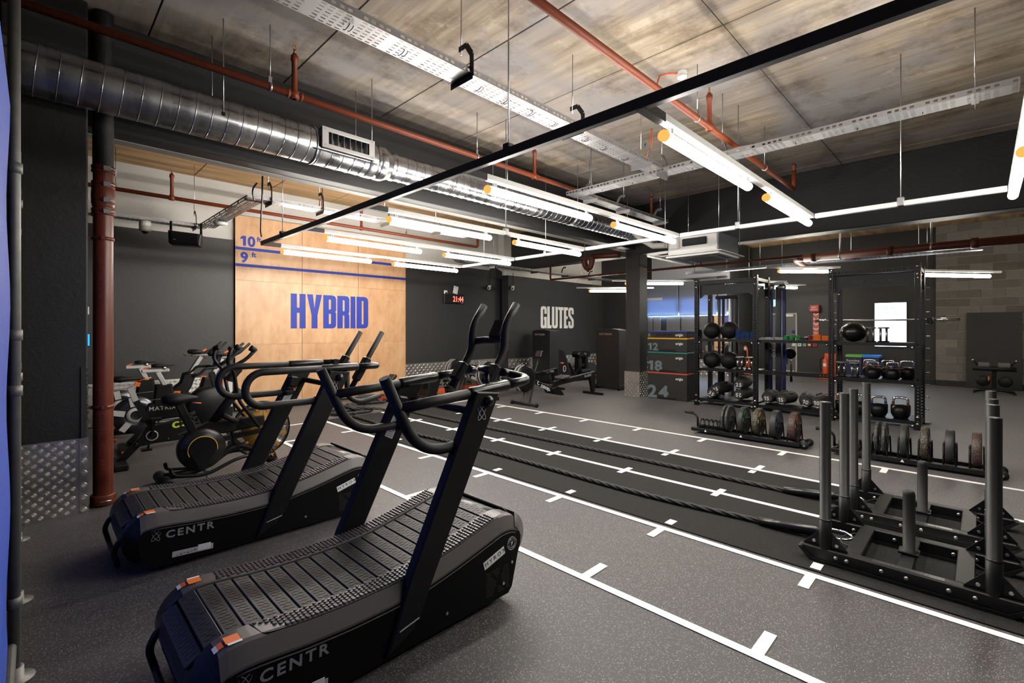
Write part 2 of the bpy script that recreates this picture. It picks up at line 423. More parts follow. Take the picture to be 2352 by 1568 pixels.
# torn plaster edge
pl = [(.30, .64)] + [(.338 + random.uniform(-.016, .016), .645 + k * .0125) for k in range(48)] + [(.30, 1.25)]
B().prism(pl, 5.478, 5.492, 'XZ').obj('torn_edge', mat('broken_plaster', (.030, .029, .028), .9, bump=1., bscale=60), colL)
colM = struct(B().box((10.0, 5.78, 2.2), (.36, .36, 4.4), bev=.012), 'wall_column_middle', DARK)
B().box((9.995, 5.593, .29), (.40, .012, .58)).obj('tread_plate', PLATE, colM)
o = plate_bumps(B(), .38, .57, .048, (9.80, 5.586, .005), (1, 0, 0), (0, -1, 0), False).obj('plate_lozenges', PLATE, colM); o['kind'] = 'stuff'
B().box((9.805, 5.79, .29), (.012, .39, .58)).obj('tread_plate', PLATE, colM)
o = plate_bumps(B(), .38, .57, .048, (9.798, 5.98, .005), (0, -1, 0), (-1, 0, 0), False).obj('plate_lozenges', PLATE, colM); o['kind'] = 'stuff'

# plywood-wall side (Y = 10)
wb = struct(B().box((4.6, 10.1, 1.62), (10.0, .2, 3.24)), 'wall_back', DARK)
struct(B().box((4.6, 10.13, 3.82), (10.0, .2, 1.16)), 'wall_back_upper', WHITEWALL)
struct(B().box((12.0, 9.78, 1.55), (4.8, .26, 3.1)), 'wall_back_glutes', DARK)
struct(B().box((12.2, 9.85, 3.75), (5.4, .24, 1.3)), 'wall_back_glutes_upper', WHITEWALL)
B().box((1.1, 9.985, .36), (3.1, .025, .68)).obj('tread_plate', PLATE, wb)
o = plate_bumps(B(), 3.0, .67, .062, (-.4, 9.97, .02), (1, 0, 0), (0, -1, 0)).obj('plate_lozenges', PLATE, wb); o['kind'] = 'stuff'
B().box((7.95, 9.985, .38), (3.14, .025, .66)).obj('tread_plate', PLATE, wb)
o = plate_bumps(B(), 3.1, .64, .062, (6.4, 9.97, .06), (1, 0, 0), (0, -1, 0), False).obj('plate_lozenges', PLATE, wb); o['kind'] = 'stuff'
B().box((12.0, 9.645, .46), (4.8, .02, .5)).obj('tread_plate', PLATE, wb)
o = plate_bumps(B(), 4.7, .5, .085, (9.62, 9.634, .21), (1, 0, 0), (0, -1, 0), False).obj('plate_lozenges', PLATE, wb); o['kind'] = 'stuff'

# far right walls (X = 15.7 mirror wall, X = 17.8 end wall)
struct(B().box((14.7, 9.1, 2.2), (.6, 1.4, 4.4)), 'wall_right_pier', DARK)
wm = struct(B().box((15.85, 7.4, 2.2), (.3, 3.4, 4.4)), 'wall_right_mirrors', DARK)
struct(B().box((16.8, 5.83, 2.2), (2.1, .16, 4.4)), 'wall_right_return', DARK)
wr = struct(B().box((18.0, 1.5, 2.2), (.4, 8.6, 4.4)), 'wall_right', DARK)
struct(B().box((17.78, 3.4, .06), (.03, 4.9, .12)), 'baseboard_right', DARK2)
# block wall: single blocks with pale joints
wk = struct(B().box((17.74, -1.1, 2.2), (.12, 4.06, 4.4)), 'wall_right_blocks', mat('pale_mortar', (.42, .37, .26), .9))
struct(B().box((17.66, -1.1, .075), (.03, 4.06, .15)), 'baseboard_blocks', DARK2)
b0 = B().box((0, 0, 0), (.03, .436, .21), bev=.004); blk = b0.mesh('block')
blk.materials.append(BLOCK); hb = B().box((0, 0, 0), (.03, .211, .21), bev=.004).mesh('block'); hb.materials.append(BLOCK)
for r in range(19):
    z = .16 + .1 + r * .225
    y = .93 - (.22 if r % 2 == 0 else .11)
    if r % 2: o = link(hb, 'block', None, wk, (17.671, .93 - .105, z)); y = .93 - .22 - .225 + .0
    else: y = .93 - .218
    while y > -2.9:
        link(blk, 'block', None, wk, (17.671, y, z)); y -= .45
# side and rear walls, out of the picture
struct(B().box((-1.0, 3.5, 2.2), (.2, 13.4, 4.4)), 'wall_left', DARK)
struct(B().box((8.5, -3.1, 2.2), (19.4, .2, 4.4)), 'wall_front', DARK)
# ================================================================== LIGHTING GRID
TZ = 2.76
tube_bm = B().lathe([(.0, 0), (.026, 0), (.033, .012), (.034, .03), (.034, 1.47), (.033, 1.488), (.026, 1.5), (0, 1.5)], axis='X', seg=16)
tube_me = tube_bm.mesh('tube'); tube_me.materials.append(TUBE)
cap_me = B().lathe([(0, -.016), (.026, -.016), (.035, -.006), (.0355, .012), (.0345, .022)], axis='X', seg=16).mesh('end_cap'); cap_me.materials.append(TCAP)
clip_me = B().box((0, 0, .045), (.008, .03, .05)).box((.02, 0, .045), (.008, .03, .05)).mesh('hanger_clip'); clip_me.materials.append(STEEL)
rows = [-.19, 1.39, 2.99, 4.57, 6.15, 7.68]
rown = ['of the row at the right picture edge', 'of the row beside the sloping orange pipe', 'of the row before the silver duct', 'of the third row from the plywood', 'of the second row from the plywood', 'of the row closest to the plywood']
XA, XB = 2.72, 4.66
for i, y in enumerate(rows):
    for j, x in enumerate((XA, XB)):
        if i == 0 and j == 1: pass
        t = thing('tube_light', 'white tube light at the %s %s' % ('black-rail end' if j == 0 else 'grey-rail end', rown[i]), 'light', (x, y, TZ), group='tube lights under the hanging grid')
        link(tube_me, 'tube', None, t); link(cap_me, 'end_cap', None, t)
        link(clip_me, 'hanger_clip', None, t, (.08, 0, 0)); link(clip_me, 'hanger_clip', None, t, (1.42, 0, 0))
# hanging rails
g = thing('lighting_rail_grid', 'suspended rectangular grid of rails carrying the white tube lights', 'lighting rail', (4.3, 3.5, 2.86))
def rail(x0, y0, x1, y1, m, w=.055, h=.05, zc=0.):
    return B().bar((x0 - 4.3, y0 - 3.5, zc), (x1 - 4.3, y1 - 3.5, zc), w, h, bev=.004).obj('rail', m, g)
r = rail(2.45, -.9, 2.45, 7.72, TRACKB, .05, .065); r['label'] = 'long black rail'
for y in rows:
    rail(2.48, y, 6.26, y, TRACK)
    B().box((.23 - 2.02 + .06, y - 3.5, -.005), (.26, .056, .056)).obj('joint_cover', BLACK, g)
for a, b_ in zip(rows, rows[1:]): rail(6.29, a + .03, 6.29, b_ - .03, TRACK)
for x, y in ((2.45, 2.46), (2.45, 6.9), (6.29, 2.2), (6.29, 5.4), (6.29, .6), (4.5, 4.57), (6.29, 7.0)):
    B().cyl((x - 4.3, y - 3.5, .03), (x - 4.3, y - 3.5, cz - 2.86 if y < 5.7 else 1.54), .005, seg=8).obj('threaded_rod', STEEL, g)
    B().box((x - 4.3, y - 3.5, .02), (.07, .06, .09), bev=.006).obj('hanger_bracket', TRACKB if x < 3 else STEEL, g)
# far diagonal tubes; the last is added out of view to brighten the floor
for (x0, y0, z, lab) in ((11.04, 3.05, 2.78, 'warm tube light glimpsed above the middle bay of the black rig'), (11.72, .80, 2.58, 'warm tube light in front of the grey block wall'),
                         (10.70, 7.62, 2.60, 'warm tube light left of the middle column over the tall black machines'), (10.9, 6.62, 2.75, 'warm tube light right behind the middle column in front of blue blinds'),
                         (13.3, 5.05, 2.78, 'warm tube light glimpsed through the left bay of the black rig'), (14.6, 4.9, 2.76, 'warm tube light deep behind the blue-slotted cable column'), (12.9, -1.6, 2.6, 'added warm tube light, unseen beyond the right picture edge near the block wall')):
    t = thing('tube_light', lab, 'light', (x0, y0, z), rz=-PI / 4 if x0 < 11.7 or y0 > 1 else -math.radians(36.6))
    if x0 == 11.04: t.scale = (.74, 1, 1)
    me = tube_me.copy(); me.materials.clear(); me.materials.append(TUBE2); link(me, 'tube', None, t); link(cap_me, 'end_cap', None, t)
    B().bar((-.35, 0, .085), (1.75, 0, .085), .04, .04).obj('rail', TRACK, t)
    B().cyl((.1, 0, .1), (.1, 0, cz - z), .004, seg=6).obj('threaded_rod', STEEL, t)
# ================================================================== SERVICES UNDER THE CEILING
def rod(x, y, z0, z1, p, r=.005, m=STEEL, name='threaded_rod'):
    return B().cyl((x, y, z0), (x, y, z1 - .004), r, seg=8).obj(name, m, p)
# ventilation duct
DY, DZ = 5.1, 3.535
d = thing('ventilation_duct', 'round silver spiral ventilation duct hung along the dark beam', 'duct', (2.0, DY, DZ))
def duct_len(x0, x1, r, pitch, tilt):
    B().lathe([(r, x0), (r, x1)], axis='X', seg=64).obj('duct_section', GALV, d)
    b = B(); x = x0 + pitch; n = 40
    while x < x1 - .02:
        b.tube([(x + tilt * math.sin(2 * PI * k / n), (r + .001) * math.cos(2 * PI * k / n), (r + .001) * math.sin(2 * PI * k / n)) for k in range(n)], .005, 6, closed=True); x += pitch
    o = b.obj('spiral_seam', GALV, d); o['kind'] = 'stuff'
duct_len(-2.35, .70, .19, .125, .02)
for p in ([(.19, .70), (.197, .705), (.197, .80)], [(.197, .80), (.191, .802), (.191, .845)], [(.191, .845), (.197, .85), (.197, .93)], [(.197, .93), (.158, 1.02)], [(.158, 1.02), (.158, 1.06)], [(.158, 1.06), (.164, 1.065), (.164, 1.09)], [(.164, 1.09), (.155, 1.095)]): B().lathe(p, axis='X', seg=64).obj('reducer', GALV, d)
duct_len(1.09, 7.7, .155, .125, .018)
for x in (.10, 1.0, 2.9, 4.6, 6.2):
    r_ = .19 if x < .9 else .155
    b = B(); n = 28
    for k in range(n):
        pass
    b.lathe([(r_ + .001, x - .012), (r_ + .009, x - .012), (r_ + .009, x + .012), (r_ + .001, x + .012)], axis='X', seg=36)
    b.obj('strap', GALV, d)
for x, y in ((-.77, -.19), (-.77, .19), (.71, -.19), (.71, .19), (2.9, -.155), (2.9, .155), (4.6, -.155), (6.2, -.155)):
    rod(x, y, 0, cz - DZ, d)
    B().box((x, y, -.005), (.03, .02, .035), bev=.004).obj('rod_clamp', BLACK, d)
# side grille of the duct
gx = thing('air_grille', 'white framed side air grille with upright louvres on the silver duct', 'vent', (2.42, 4.90, 3.575))
fw_, fh_ = .60, .215
GR = mat('pale_grey_metal', (.50, .50, .49), .35, .3)
b = B()
for s in (-1, 1):
    b.box((0, -.03, s * (fh_ / 2 - .022)), (fw_, .02, .044), bev=.003); b.box((s * (fw_ / 2 - .035), -.03, 0), (.07, .02, fh_ - .08), bev=.003)
b.obj('face_frame', GR, gx)
B().box((0, .045, fh_ / 2 - .004), (fw_ - .02, .14, .008)).box((0, .045, -fh_ / 2 + .004), (fw_ - .02, .14, .008)).box((fw_ / 2 - .014, .045, 0), (.008, .14, fh_)).box((-fw_ / 2 + .014, .045, 0), (.008, .14, fh_)).obj('spigot_box', mat('dark_zinc', (.16, .16, .16), .4, .8), gx)
B().box((0, .03, 0), (fw_ - .05, .006, fh_ - .05)).obj('back_plate', BLACK, gx)
for k in range(7):
    B().box((-.2 + .4 * k / 6, -.012, 0), (.006, .05, fh_ - .086), (0, 0, .35)).obj('louvre', STEEL, gx)
for sx in (-1, 1):
    for sz in (-1, 1): B().cyl((sx * .27, -.041, sz * .085), (sx * .27, -.046, sz * .085), .006, seg=8).obj('screw', STEEL, gx)
B().box((0, .02, -fh_ / 2 - .02), (.72, .05, .006)).obj('saddle_strip', GALV, gx)

# sprinkler pipes
def riser(t, x, y, z, h):
    B().lathe([(.021, -.04), (.044, -.035), (.044, .03), (.03, .04), (.026, .05), (.026, h - .10), (.034, h - .095), (.034, h - .045), (.022, h - .04), (.018, h - .02), (0, h - .02)], (x, y, z), seg=14).obj('riser', RED, t)
    B().cyl((x, y, z + h - .02), (x, y, z + h + .02), .010, seg=8).box((x + .012, y, z + h + .03), (.004, .01, .04)).box((x - .012, y, z + h + .03), (.004, .01, .04)).cyl((x, y, z + h + .048), (x, y, z + h + .053), .018, seg=10).obj('sprinkler_head', mat('brass', (.6, .35, .12), .35, 1.), t)
def pipe_clip(t, x, y, z, r=.036, top=cz):
    B().box((x, y, z + r + .03), (.03, .012, .06)).lathe([(r, -.012), (r + .006, -.012), (r + .006, .012), (r, .012)], (x, y, z), axis='X', seg=16).obj('pipe_clip', STEEL, t)
    rod(x, y, z + r + .03, top, t)
p1 = thing('sprinkler_pipe', 'long thin red-brown sprinkler pipe running just above the silver duct', 'pipe', (1.0, 4.70, 3.82))
B().tube([(-1.5, 0, 0), (8.2, 0, 0)], .033, 14).obj('pipe', RED, p1)
for x in (.78, 4.22, 7.7): riser(p1, x, 0, 0, .42)
for x in (-1.3, .56, 3.1, 5.6):
    B().box((x, 0, .066), (.03, .012, .06)).lathe([(.034, -.012), (.040, -.012), (.040, .012), (.034, .012)], (x, 0, 0), axis='X', seg=16).obj('pipe_clip', STEEL, p1); rod(x, 0, .07, cz - 3.82, p1)
for x in (.72, .84, 4.16, 4.28): B().lathe([(.034, -.012), (.040, -.01), (.040, .012), (.034, .012)], (x, 0, 0), axis='X', seg=14).obj('pipe_collar', RED, p1)
p2 = thing('sprinkler_pipe', 'bright orange-brown sprinkler pipe crossing the concrete ceiling beside the smoke detector', 'pipe', (4.0, 2.165, 3.82))
B().tube(fillet([(-4.2, 0, 0), (4.65, 0, 0), (4.65, 0, .30)], .05), .033, 14).obj('pipe', RED, p2)
riser(p2, 1.31, 0, 0, .40)
B().lathe([(.026, 0), (.026, .1), (.034, .105), (.034, .15), (.02, .16), (0, .16)], (4.65, 0, .25), seg=12).obj('riser', RED, p2)
for x in (1.0, 3.2, -2.4):
    B().box((x, 0, .066), (.03, .012, .06)).lathe([(.034, -.012), (.040, -.012), (.040, .012), (.034, .012)], (x, 0, 0), axis='X', seg=16).obj('pipe_clip', STEEL, p2); rod(x, 0, .07, cz - 3.82, p2)
p3 = thing('sprinkler_pipe', 'red-brown sprinkler pipe along the white wall above the plywood panel', 'pipe', (4.0, 9.32, 3.69))
B().tube(fillet([(-4.6, 0, 0), (4.15, 0, 0), (4.15, 0, .28)], .06), .032, 12).obj('pipe', RED, p3)
riser(p3, -2.4, 0, 0, .42); riser(p3, .9, 0, 0, .42)
for x in (-3.1, 2.0):
    B().box((x, 0, .066), (.03, .012, .06)).obj('pipe_clip', STEEL, p3); rod(x, 0, .06, 4.298 - 3.69, p3)
p4 = thing('sprinkler_pipe', 'dark red sprinkler pipe passing behind the middle column toward the rig', 'pipe', (10.58, 5.8, 2.99))
B().tube(fillet([(0, 3.1, .55), (0, 3.1, 0), (0, -3.3, 0)], .05), .028, 10).obj('pipe', REDK, p4)
for y in (.3, -1.9, 2.0): rod(0, y, .02, (4.298 if y > 1 else cz) - 2.99, p4)
for y in (.25, -1.3): B().cyl((0, y, 0), (0, y, .5), .024, seg=10).obj('branch', REDK, p4)
p5 = thing('water_main_pipe', 'thick red-brown water main hung below the right beam', 'pipe', (11.2, 1.0, 3.02))
B().tube([(0, 1.62, 0), (0, -2.6, 0)], .075, 16).obj('pipe', REDK, p5)
B().tube(fillet([(0, 1.55, 0), (0, 1.78, 0), (.25, 1.70, -.12), (.75, 1.45, -.25)], .08), .06, 14).obj('elbow', REDK, p5)
for y in (1.45, .22, -.9): B().lathe([(.075, -.05), (.093, -.045), (.093, .045), (.075, .05)], (0, y, 0), axis='Y', seg=16).obj('pipe_coupling', REDK, p5)
for y in (1.0, -.35): B().lathe([(.076, -.015), (.083, -.015), (.083, .015), (.076, .015)], (0, y, 0), axis='Y', seg=16).obj('pipe_clip', STEEL, p5); rod(0, y, .08, cz - 3.02, p5, .012)
dt = thing('drain_trap', 'red-brown drain trap hanging under the beam left of the middle column', 'pipe', (9.45, 6.75, 3.24))
B().tube(fillet([(0, .12, .05), (0, .12, -.10), (0, .06, -.2), (0, 0, -.2), (0, -.06, -.2), (0, -.10, -.08), (0, -.10, .05)], .06), .07, 14).lathe([(.085, 0), (.095, .01), (.095, .05), (.07, .06)], (0, .12, .0), seg=16).lathe([(.085, 0), (.095, .01), (.095, .05), (.07, .06)], (0, -.1, .0), seg=16).obj('trap', REDK, dt)
B().tube([(0, -.1, .05), (0, -.85, .02)], .065, 14).obj('pipe', REDK, dt); rod(0, -.55, .06, 3.40 - 3.24, dt); rod(0, .12, .05, 4.298 - 3.24, dt)
B().lathe([(0, -.3), (.03, -.3), (.045, -.26), (.05, -.2)], (0, .02, 0), seg=10).obj('cleanout', REDK, dt)

# perforated cable trays: real slots
def perf(b, L, W, pitch, lanes, slot, origin, ux, uy, thick=None):
    """strip L along ux, W along uy, with rectangular slots"""
    bm = b.bm; o = Vector(origin); ux = Vector(ux); uy = Vector(uy)
    n = max(1, round(L / pitch)); px = L / n; cw = W / lanes
    xs_, ys_ = [0], [0]
    for i in range(n): xs_ += [i * px + px * (1 - slot[0]) / 2, i * px + px * (1 + slot[0]) / 2]
    xs_.append(L)
    for j in range(lanes): ys_ += [j * cw + cw * (1 - slot[1]) / 2, j * cw + cw * (1 + slot[1]) / 2]
    ys_.append(W)
    vs = [[bm.verts.new(o + ux * x + uy * y) for y in ys_] for x in xs_]
    for i in range(len(xs_) - 1):
        for j in range(len(ys_) - 1):
            if i % 2 == 1 and j % 2 == 1 and not ((i // 2) % 5 == 4 and slot[0] > .5): continue
            bm.faces.new((vs[i][j], vs[i + 1][j], vs[i + 1][j + 1], vs[i][j + 1]))
    return b
TRAYM = mat('tray_zinc', (.40, .40, .405), .42, .9)
def tray(t, p0, p1, W, flange=.05, pitch=.055, lanes=6, m=None):
    p0 = Vector(p0); p1 = Vector(p1); d_ = p1 - p0; L = d_.length; ux = d_ / L; uy = Vector((0, 0, 1)).cross(ux)
    b = B(); perf(b, L, W, pitch, lanes, (.62, .30), p0 - uy * W / 2, ux, uy)
    perf(b, L, flange, pitch, 1, (.55, .42), p0 - uy * W / 2, ux, (0, 0, 1)); perf(b, L, flange, pitch, 1, (.55, .42), p0 + uy * W / 2, ux, (0, 0, 1))
    for s in (-1, 1): b.bar(p0 + uy * s * W / 2 + Vector((0, 0, flange)), p1 + uy * s * W / 2 + Vector((0, 0, flange)), .012, .004)
    return b.obj('tray_length', m or TRAYM, t)
def hook(t, x, y, z, W, along, m, top=cz, side=1):
    """cranked hanger: foot under the tray, arm up one side, head over the rod"""
    U = Vector((0, 1, 0)) if along == 'X' else Vector((1, 0, 0)); V = Vector((1, 0, 0)) if along == 'X' else Vector((0, 1, 0))
    U = U * side; o_ = Vector((x, y, z))
    P = lambda u, h, v=0: o_ + U * u + V * v + Vector((0, 0, h))
    b = B(); b.bar(P(-W / 2 - .03, -.025), P(W / 2 + .03, -.025), .05, .004, V); b.bar(P(-W / 2 - .03, -.002), P(W / 2 + .03, -.002), .004, .05, V)
    pts = [(-W / 2 - .02, -.03), (-W / 2 - .02, .15), (-W / 2 + .045, .245), (-W / 2 + .14, .245)]
    for a, c in zip(pts, pts[1:]): b.bar(P(*a), P(*c), .045, .005, V)
    b.obj('hanger_bracket', m, t)
    q = P(-W / 2 + .11, 0); rod(q.x, q.y, z + .19, top, t)
BR = mat('black_hanger_steel', (.012, .012, .012), .5)
t1 = thing('cable_tray', 'perforated silver cable tray crossing the ceiling at top centre', 'cable tray', (3.0, 3.0, 3.6))
tray(t1, (-2.3, 0, 0), (2.62, 0, 0), .215)
for x in (-.55, .92): hook(t1, x, 0, 0, .215, 'X', BR, cz - 3.6)
hook(t1, 2.3, 0, 0, .215, 'X', TRAYM, cz - 3.6)
for x in (-1.52, -1.1, -.36, -.05, .28, .62, 1.15, 1.5, 1.95):
    B().tube([(x, .02 + .045 * math.cos(a * PI / 5), -.004 - .016 * abs(math.sin(a * PI / 5))) for a in range(6)], .003, 5).tube([(x + .03, .02 + .04 * math.cos(a * PI / 5), -.004 - .014 * abs(math.sin(a * PI / 5))) for a in range(6)], .003, 5).obj('cable_tie', BLACK, t1)
B().box((-.62, 0, .004), (.05, .21, .004)).obj('joint_plate', TRAYM, t1)
t2 = thing('cable_tray', 'perforated silver cable tray running to the right picture edge', 'cable tray', (5.83, 2.0, 3.6))
tray(t2, (0, 2.5, 0), (0, -2.22, 0), .225)
hook(t2, 0, .22, 0, .225, 'Y', TRAYM, cz - 3.6, -1); hook(t2, 0, -1.95, 0, .225, 'Y', TRAYM, cz - 3.6, -1); hook(t2, 0, 1.0, 0, .225, 'Y', TRAYM, cz - 3.6, -1)
for y in (-1.6, -1.1, -.55, .6, 1.45, 1.95): B().box((.03, y, -.008), (.008, .006, .016)).obj('cable_tie', BLACK, t2)
o = tray(t2, (.12, 2.38, -.002), (2.75, 2.38, -.002), .2)
for x in (.35, 1.3, 2.6): hook(t2, x, 2.38, 0, .2, 'X', TRAYM, cz - 3.6, -1)
B().tube([(.05, .35, .07), (.05, .02, .075), (.05, -.1, .07)], [.045, .05, .045], 12).obj('white_sleeve', WHITE, t2)
B().tube([(.05, .5, .05), (.05, .35, .06)], [.02, .025], 8).tube([(.05, -.1, .06), (.05, -.42, .05)], [.035, .03], 8).obj('black_cable', BLACK, t2)
t3 = thing('cable_tray', 'dark and silver zigzag cable tray along the left wall carrying a speaker', 'cable tray', (2.07, 8.0, 3.26))
tray(t3, (-2.6, 1.32, 0), (0, 1.32, 0), .2, lanes=5, pitch=.06); tray(t3, (0, 1.22, 0), (0, -1.22, 0), .2, lanes=5, pitch=.06); tray(t3, (-.1, -1.22, 0), (3.6, -1.22, 0), .2, lanes=5, pitch=.06)
for x in (-1.42, -.16): hook(t3, x, 1.32, 0, .2, 'X', GREYP, cz - 3.26)
for x in (.16, .85, 1.9, 2.9): hook(t3, x, -1.22, 0, .2, 'X', mat('olive_zinc', (.17, .16, .12), .5, .5), cz - 3.26)
B().tube([(.05, .9, .03), (.05, 0, .10), (.05, -.8, .05)], .022, 8).obj('black_cable', BLACK, t3)
B().tube([(.85, -1.2, .0), (.86, -1.2, .2), (.84, -1.2, .5), (.82, -1.2, 1.1)], .007, 6).tube([(.88, -1.2, .0), (.90, -1.2, .3), (.87, -1.2, .55), (.82, -1.2, 1.1)], .007, 6).obj('red_cable', RED, t3)
t4 = thing('cable_tray', 'grey cable tray on hooked brackets in front of the lettered dark wall', 'cable tray', (10.5, 9.1, 3.2))
tray(t4, (-4.2, -1.0, 0), (-3.1, 0, 0), .2, lanes=5, pitch=.07); tray(t4, (-3.1, 0, 0), (3.6, 0, 0), .2, lanes=5, pitch=.07)
for x in (-2.0, -.4, 1.0, 2.4): hook(t4, x, 0, 0, .2, 'X', GREYP if x > -1 else WHITE, cz - 3.2, -1)
t5 = thing('cable_tray', 'blue-grey cable tray over the right end of the rig', 'cable tray', (12.3, 2.6, 3.02))
tray(t5, (0, 3.0, 0), (0, -2.6, 0), .2, .05, .07, 5, mat('dull_tray_zinc', (.22, .23, .27), .5, .7))  # darker zinc with a blue-grey tint
for y in (2.8, 1.2, -.6, -1.7): rod(0, y, 0, cz - 3.02, t5)

# black cables dropping from the beam
cb = thing('power_cable', 'black power cable hanging from the beam to the end of the black rail', 'cable', (2.4, 7.6, 2.92))
B().tube([(-.55, -1.78, .385), (-.40, -1.3, .30), (-.20, -.62, .165), (-.05, -.12, .075), (0, 0, .02)], .010, 8).obj('cable', BLACK, cb)
def spline_(pts, n=6):
    P = [Vector(p) for p in pts]; out = []
    for i in range(len(P) - 1):
        a, b_, c, d_ = P[max(i - 1, 0)], P[i], P[i + 1], P[min(i + 2, len(P) - 1)]
        for k in range(n):
            t = k / n; out.append(.5 * ((2 * b_) + (c - a) * t + (2 * a - 5 * b_ + 4 * c - d_) * t * t + (3 * b_ - a - 3 * c + d_) * t ** 3))
    return out + [P[-1]]
cb2 = tag(B().tube(spline_([(0, 0, 0), (-.03, .04, -.06), (.0, .16, -.10), (.07, .34, -.12), (.14, .58, -.06)]), .010, 8).obj('flex_cable', BLACK), 'short wavy black cable leaving the beam over the zigzag tray', 'cable'); cb2.location = (1.88, 6.1, 3.3)

# air conditioning cassette
ac = thing('air_conditioner', 'white ceiling cassette air conditioner hung in front of the middle column', 'air conditioner', (8.05, 3.40, 2.80))
B().prism([(-.51, -.51), (.51, -.51), (.51, .51), (-.51, .51)], 0, .012, 'XY').prism([(-.44, -.44), (.44, -.44), (.44, .44), (-.44, .44)], -.03, 0, 'XY', .004).obj('fascia', WHITE, ac)
B().box((0, 0, -.033), (.5, .5, .008), bev=.003).obj('intake_grille', mat('warm_grey_plastic', (.25, .24, .22), .6), ac)
for s in (-1, 1):
    B().box((s * .36, 0, -.033), (.05, .52, .006)).obj('flap', GREYP, ac); B().box((0, s * .36, -.033), (.52, .05, .006)).obj('flap', GREYP, ac)
B().box((0, 0, .17), (.84, .84, .30), bev=.02).obj('casing', WHITE, ac)
B().box((0, -.43, .17), (.82, .02, .27)).obj('insulation', mat('dark_grey_panel', (.10, .105, .115), .6), ac)
B().box((-.43, -.05, .2), (.06, .4, .12), bev=.01).obj('control_box', BLACK, ac)
B().box((-.44, .3, .2), (.06, .18, .2), bev=.02).box((-.43, .0, .06), (.02, .8, .02)).obj('bracket', WHITE, ac)
B().tube([(-.4, .42, .2), (-.4, .7, .22), (-.3, 1.0, .4), (-.1, 1.35, .7)], .05, 10).obj('flexible_hose', mat('pale_hose', (.45, .43, .40), .6), ac)
for x in (-.45, .45):
    for y in (-.45, .45): rod(x, y, .15, cz - 2.8, ac)

# smoke detector with red cable
sd = thing('smoke_detector', 'white smoke detector with red cable on the concrete ceiling', 'detector', (5.03, 2.35, cz))
B().lathe([(.052, 0), (.055, -.02), (.05, -.03), (.048, -.045), (.052, -.05), (.05, -.07), (.03, -.08), (0, -.08)], seg=24).obj('head', WHITE, sd)
B().tube([(-.03, .03, -.02), (-.12, .10, -.03), (-.2, .16, -.06), (-.22, .2, -.2), (-.2, .2, -.5)], .009, 8).obj('red_cable', ORED, sd)
B().tube([(.52, .64, -.28), (.55, .66, -.5), (.62, .7, -.72), (.66, .7, -.78)], .006, 6).tube([(.52, .64, -.28), (.50, .67, -.5), (.5, .72, -.7), (.46, .8, -.78)], .006, 6).obj('red_cable', ORED, sd)

# speaker, dome camera, sensor under the zigzag tray
sp_ = thing('wall_speaker', 'black loudspeaker hung under the cable tray left of the plywood panel', 'speaker', (1.72, 8.95, 3.0), rz=-.35)
B().prism([(-.22, .10), (.22, .07), (.20, -.12), (-.18, -.12), (-.21, -.09)], -.1, .1, 'XZ', .02).obj('cabinet', BLACKP, sp_)
B().box((0, -.105, -.01), (.36, .012, .16), bev=.005).obj('grille', BLACKR, sp_)
B().box((-.13, -.112, -.04), (.03, .004, .01)).obj('badge', LGREY, sp_)
for x in (-.2, .2): B().box((x, .02, .16), (.03, .03, .2)).obj('bracket', BLACK, sp_)
dc = thing('dome_camera', 'white dome security camera under the cable tray beside the red-brown pipe', 'camera', (1.25, 9.28, 3.25))
B().lathe([(0, 0), (.075, 0), (.078, -.05), (.078, -.08), (.072, -.085), (.078, -.09), (.078, -.14), (.05, -.16), (0, -.16)], seg=20).obj('housing', WHITE, dc)
B().ball((0, 0, -.15), .05).obj('dome', BLACKS, dc)
se = thing('wireless_sensor', 'flat white oval access point on the tray near the plywood panel', 'sensor', (2.08, 8.45, 3.22))
B().lathe([(0, -.03), (.08, -.025), (.10, 0), (.08, .02), (0, .02)], seg=20).obj('body', WHITE, se)
for i, (x, y, lab) in enumerate(((9.13, 9.93, 'white bullet camera on the dark wall left of the pier'), (9.72, 9.58, 'white bullet camera on the pier above the rowing machines'))):
    t = thing('security_camera', lab, 'camera', (x, y, 2.76), rz=-.9)
    B().lathe([(0, 0), (.05, 0), (.05, .03), (.03, .04)], axis='Z', seg=14).box((0, .02, -.02), (.03, .06, .06)).obj('mount', WHITE, t)
    B().lathe([(0, 0), (.035, .0), (.045, .02), (.045, .14), (0, .14)], (0, -.15, -.05), axis='Y', seg=14).obj('body', WHITE, t)
    B().lathe([(0, -.004), (.025, -.004), (.03, .01)], (0, -.15, -.05), axis='Y', seg=12).obj('lens', BLACKS, t)
    B().tube([(0, .06, .02), (0, .06, .42)], .008, 6).obj('cable', BLACK, t)
sp2 = thing('wall_speaker', 'black loudspeaker high beside the pier above the digital clock', 'speaker', (8.5, 9.0, 3.0), rz=.4)
B().prism([(-.2, .12), (.2, .08), (.2, -.10), (-.18, -.13)], -.1, .1, 'XZ', .02).obj('cabinet', BLACKP, sp2); B().box((0, 0, .16), (.04, .04, .14)).obj('bracket', BLACK, sp2)
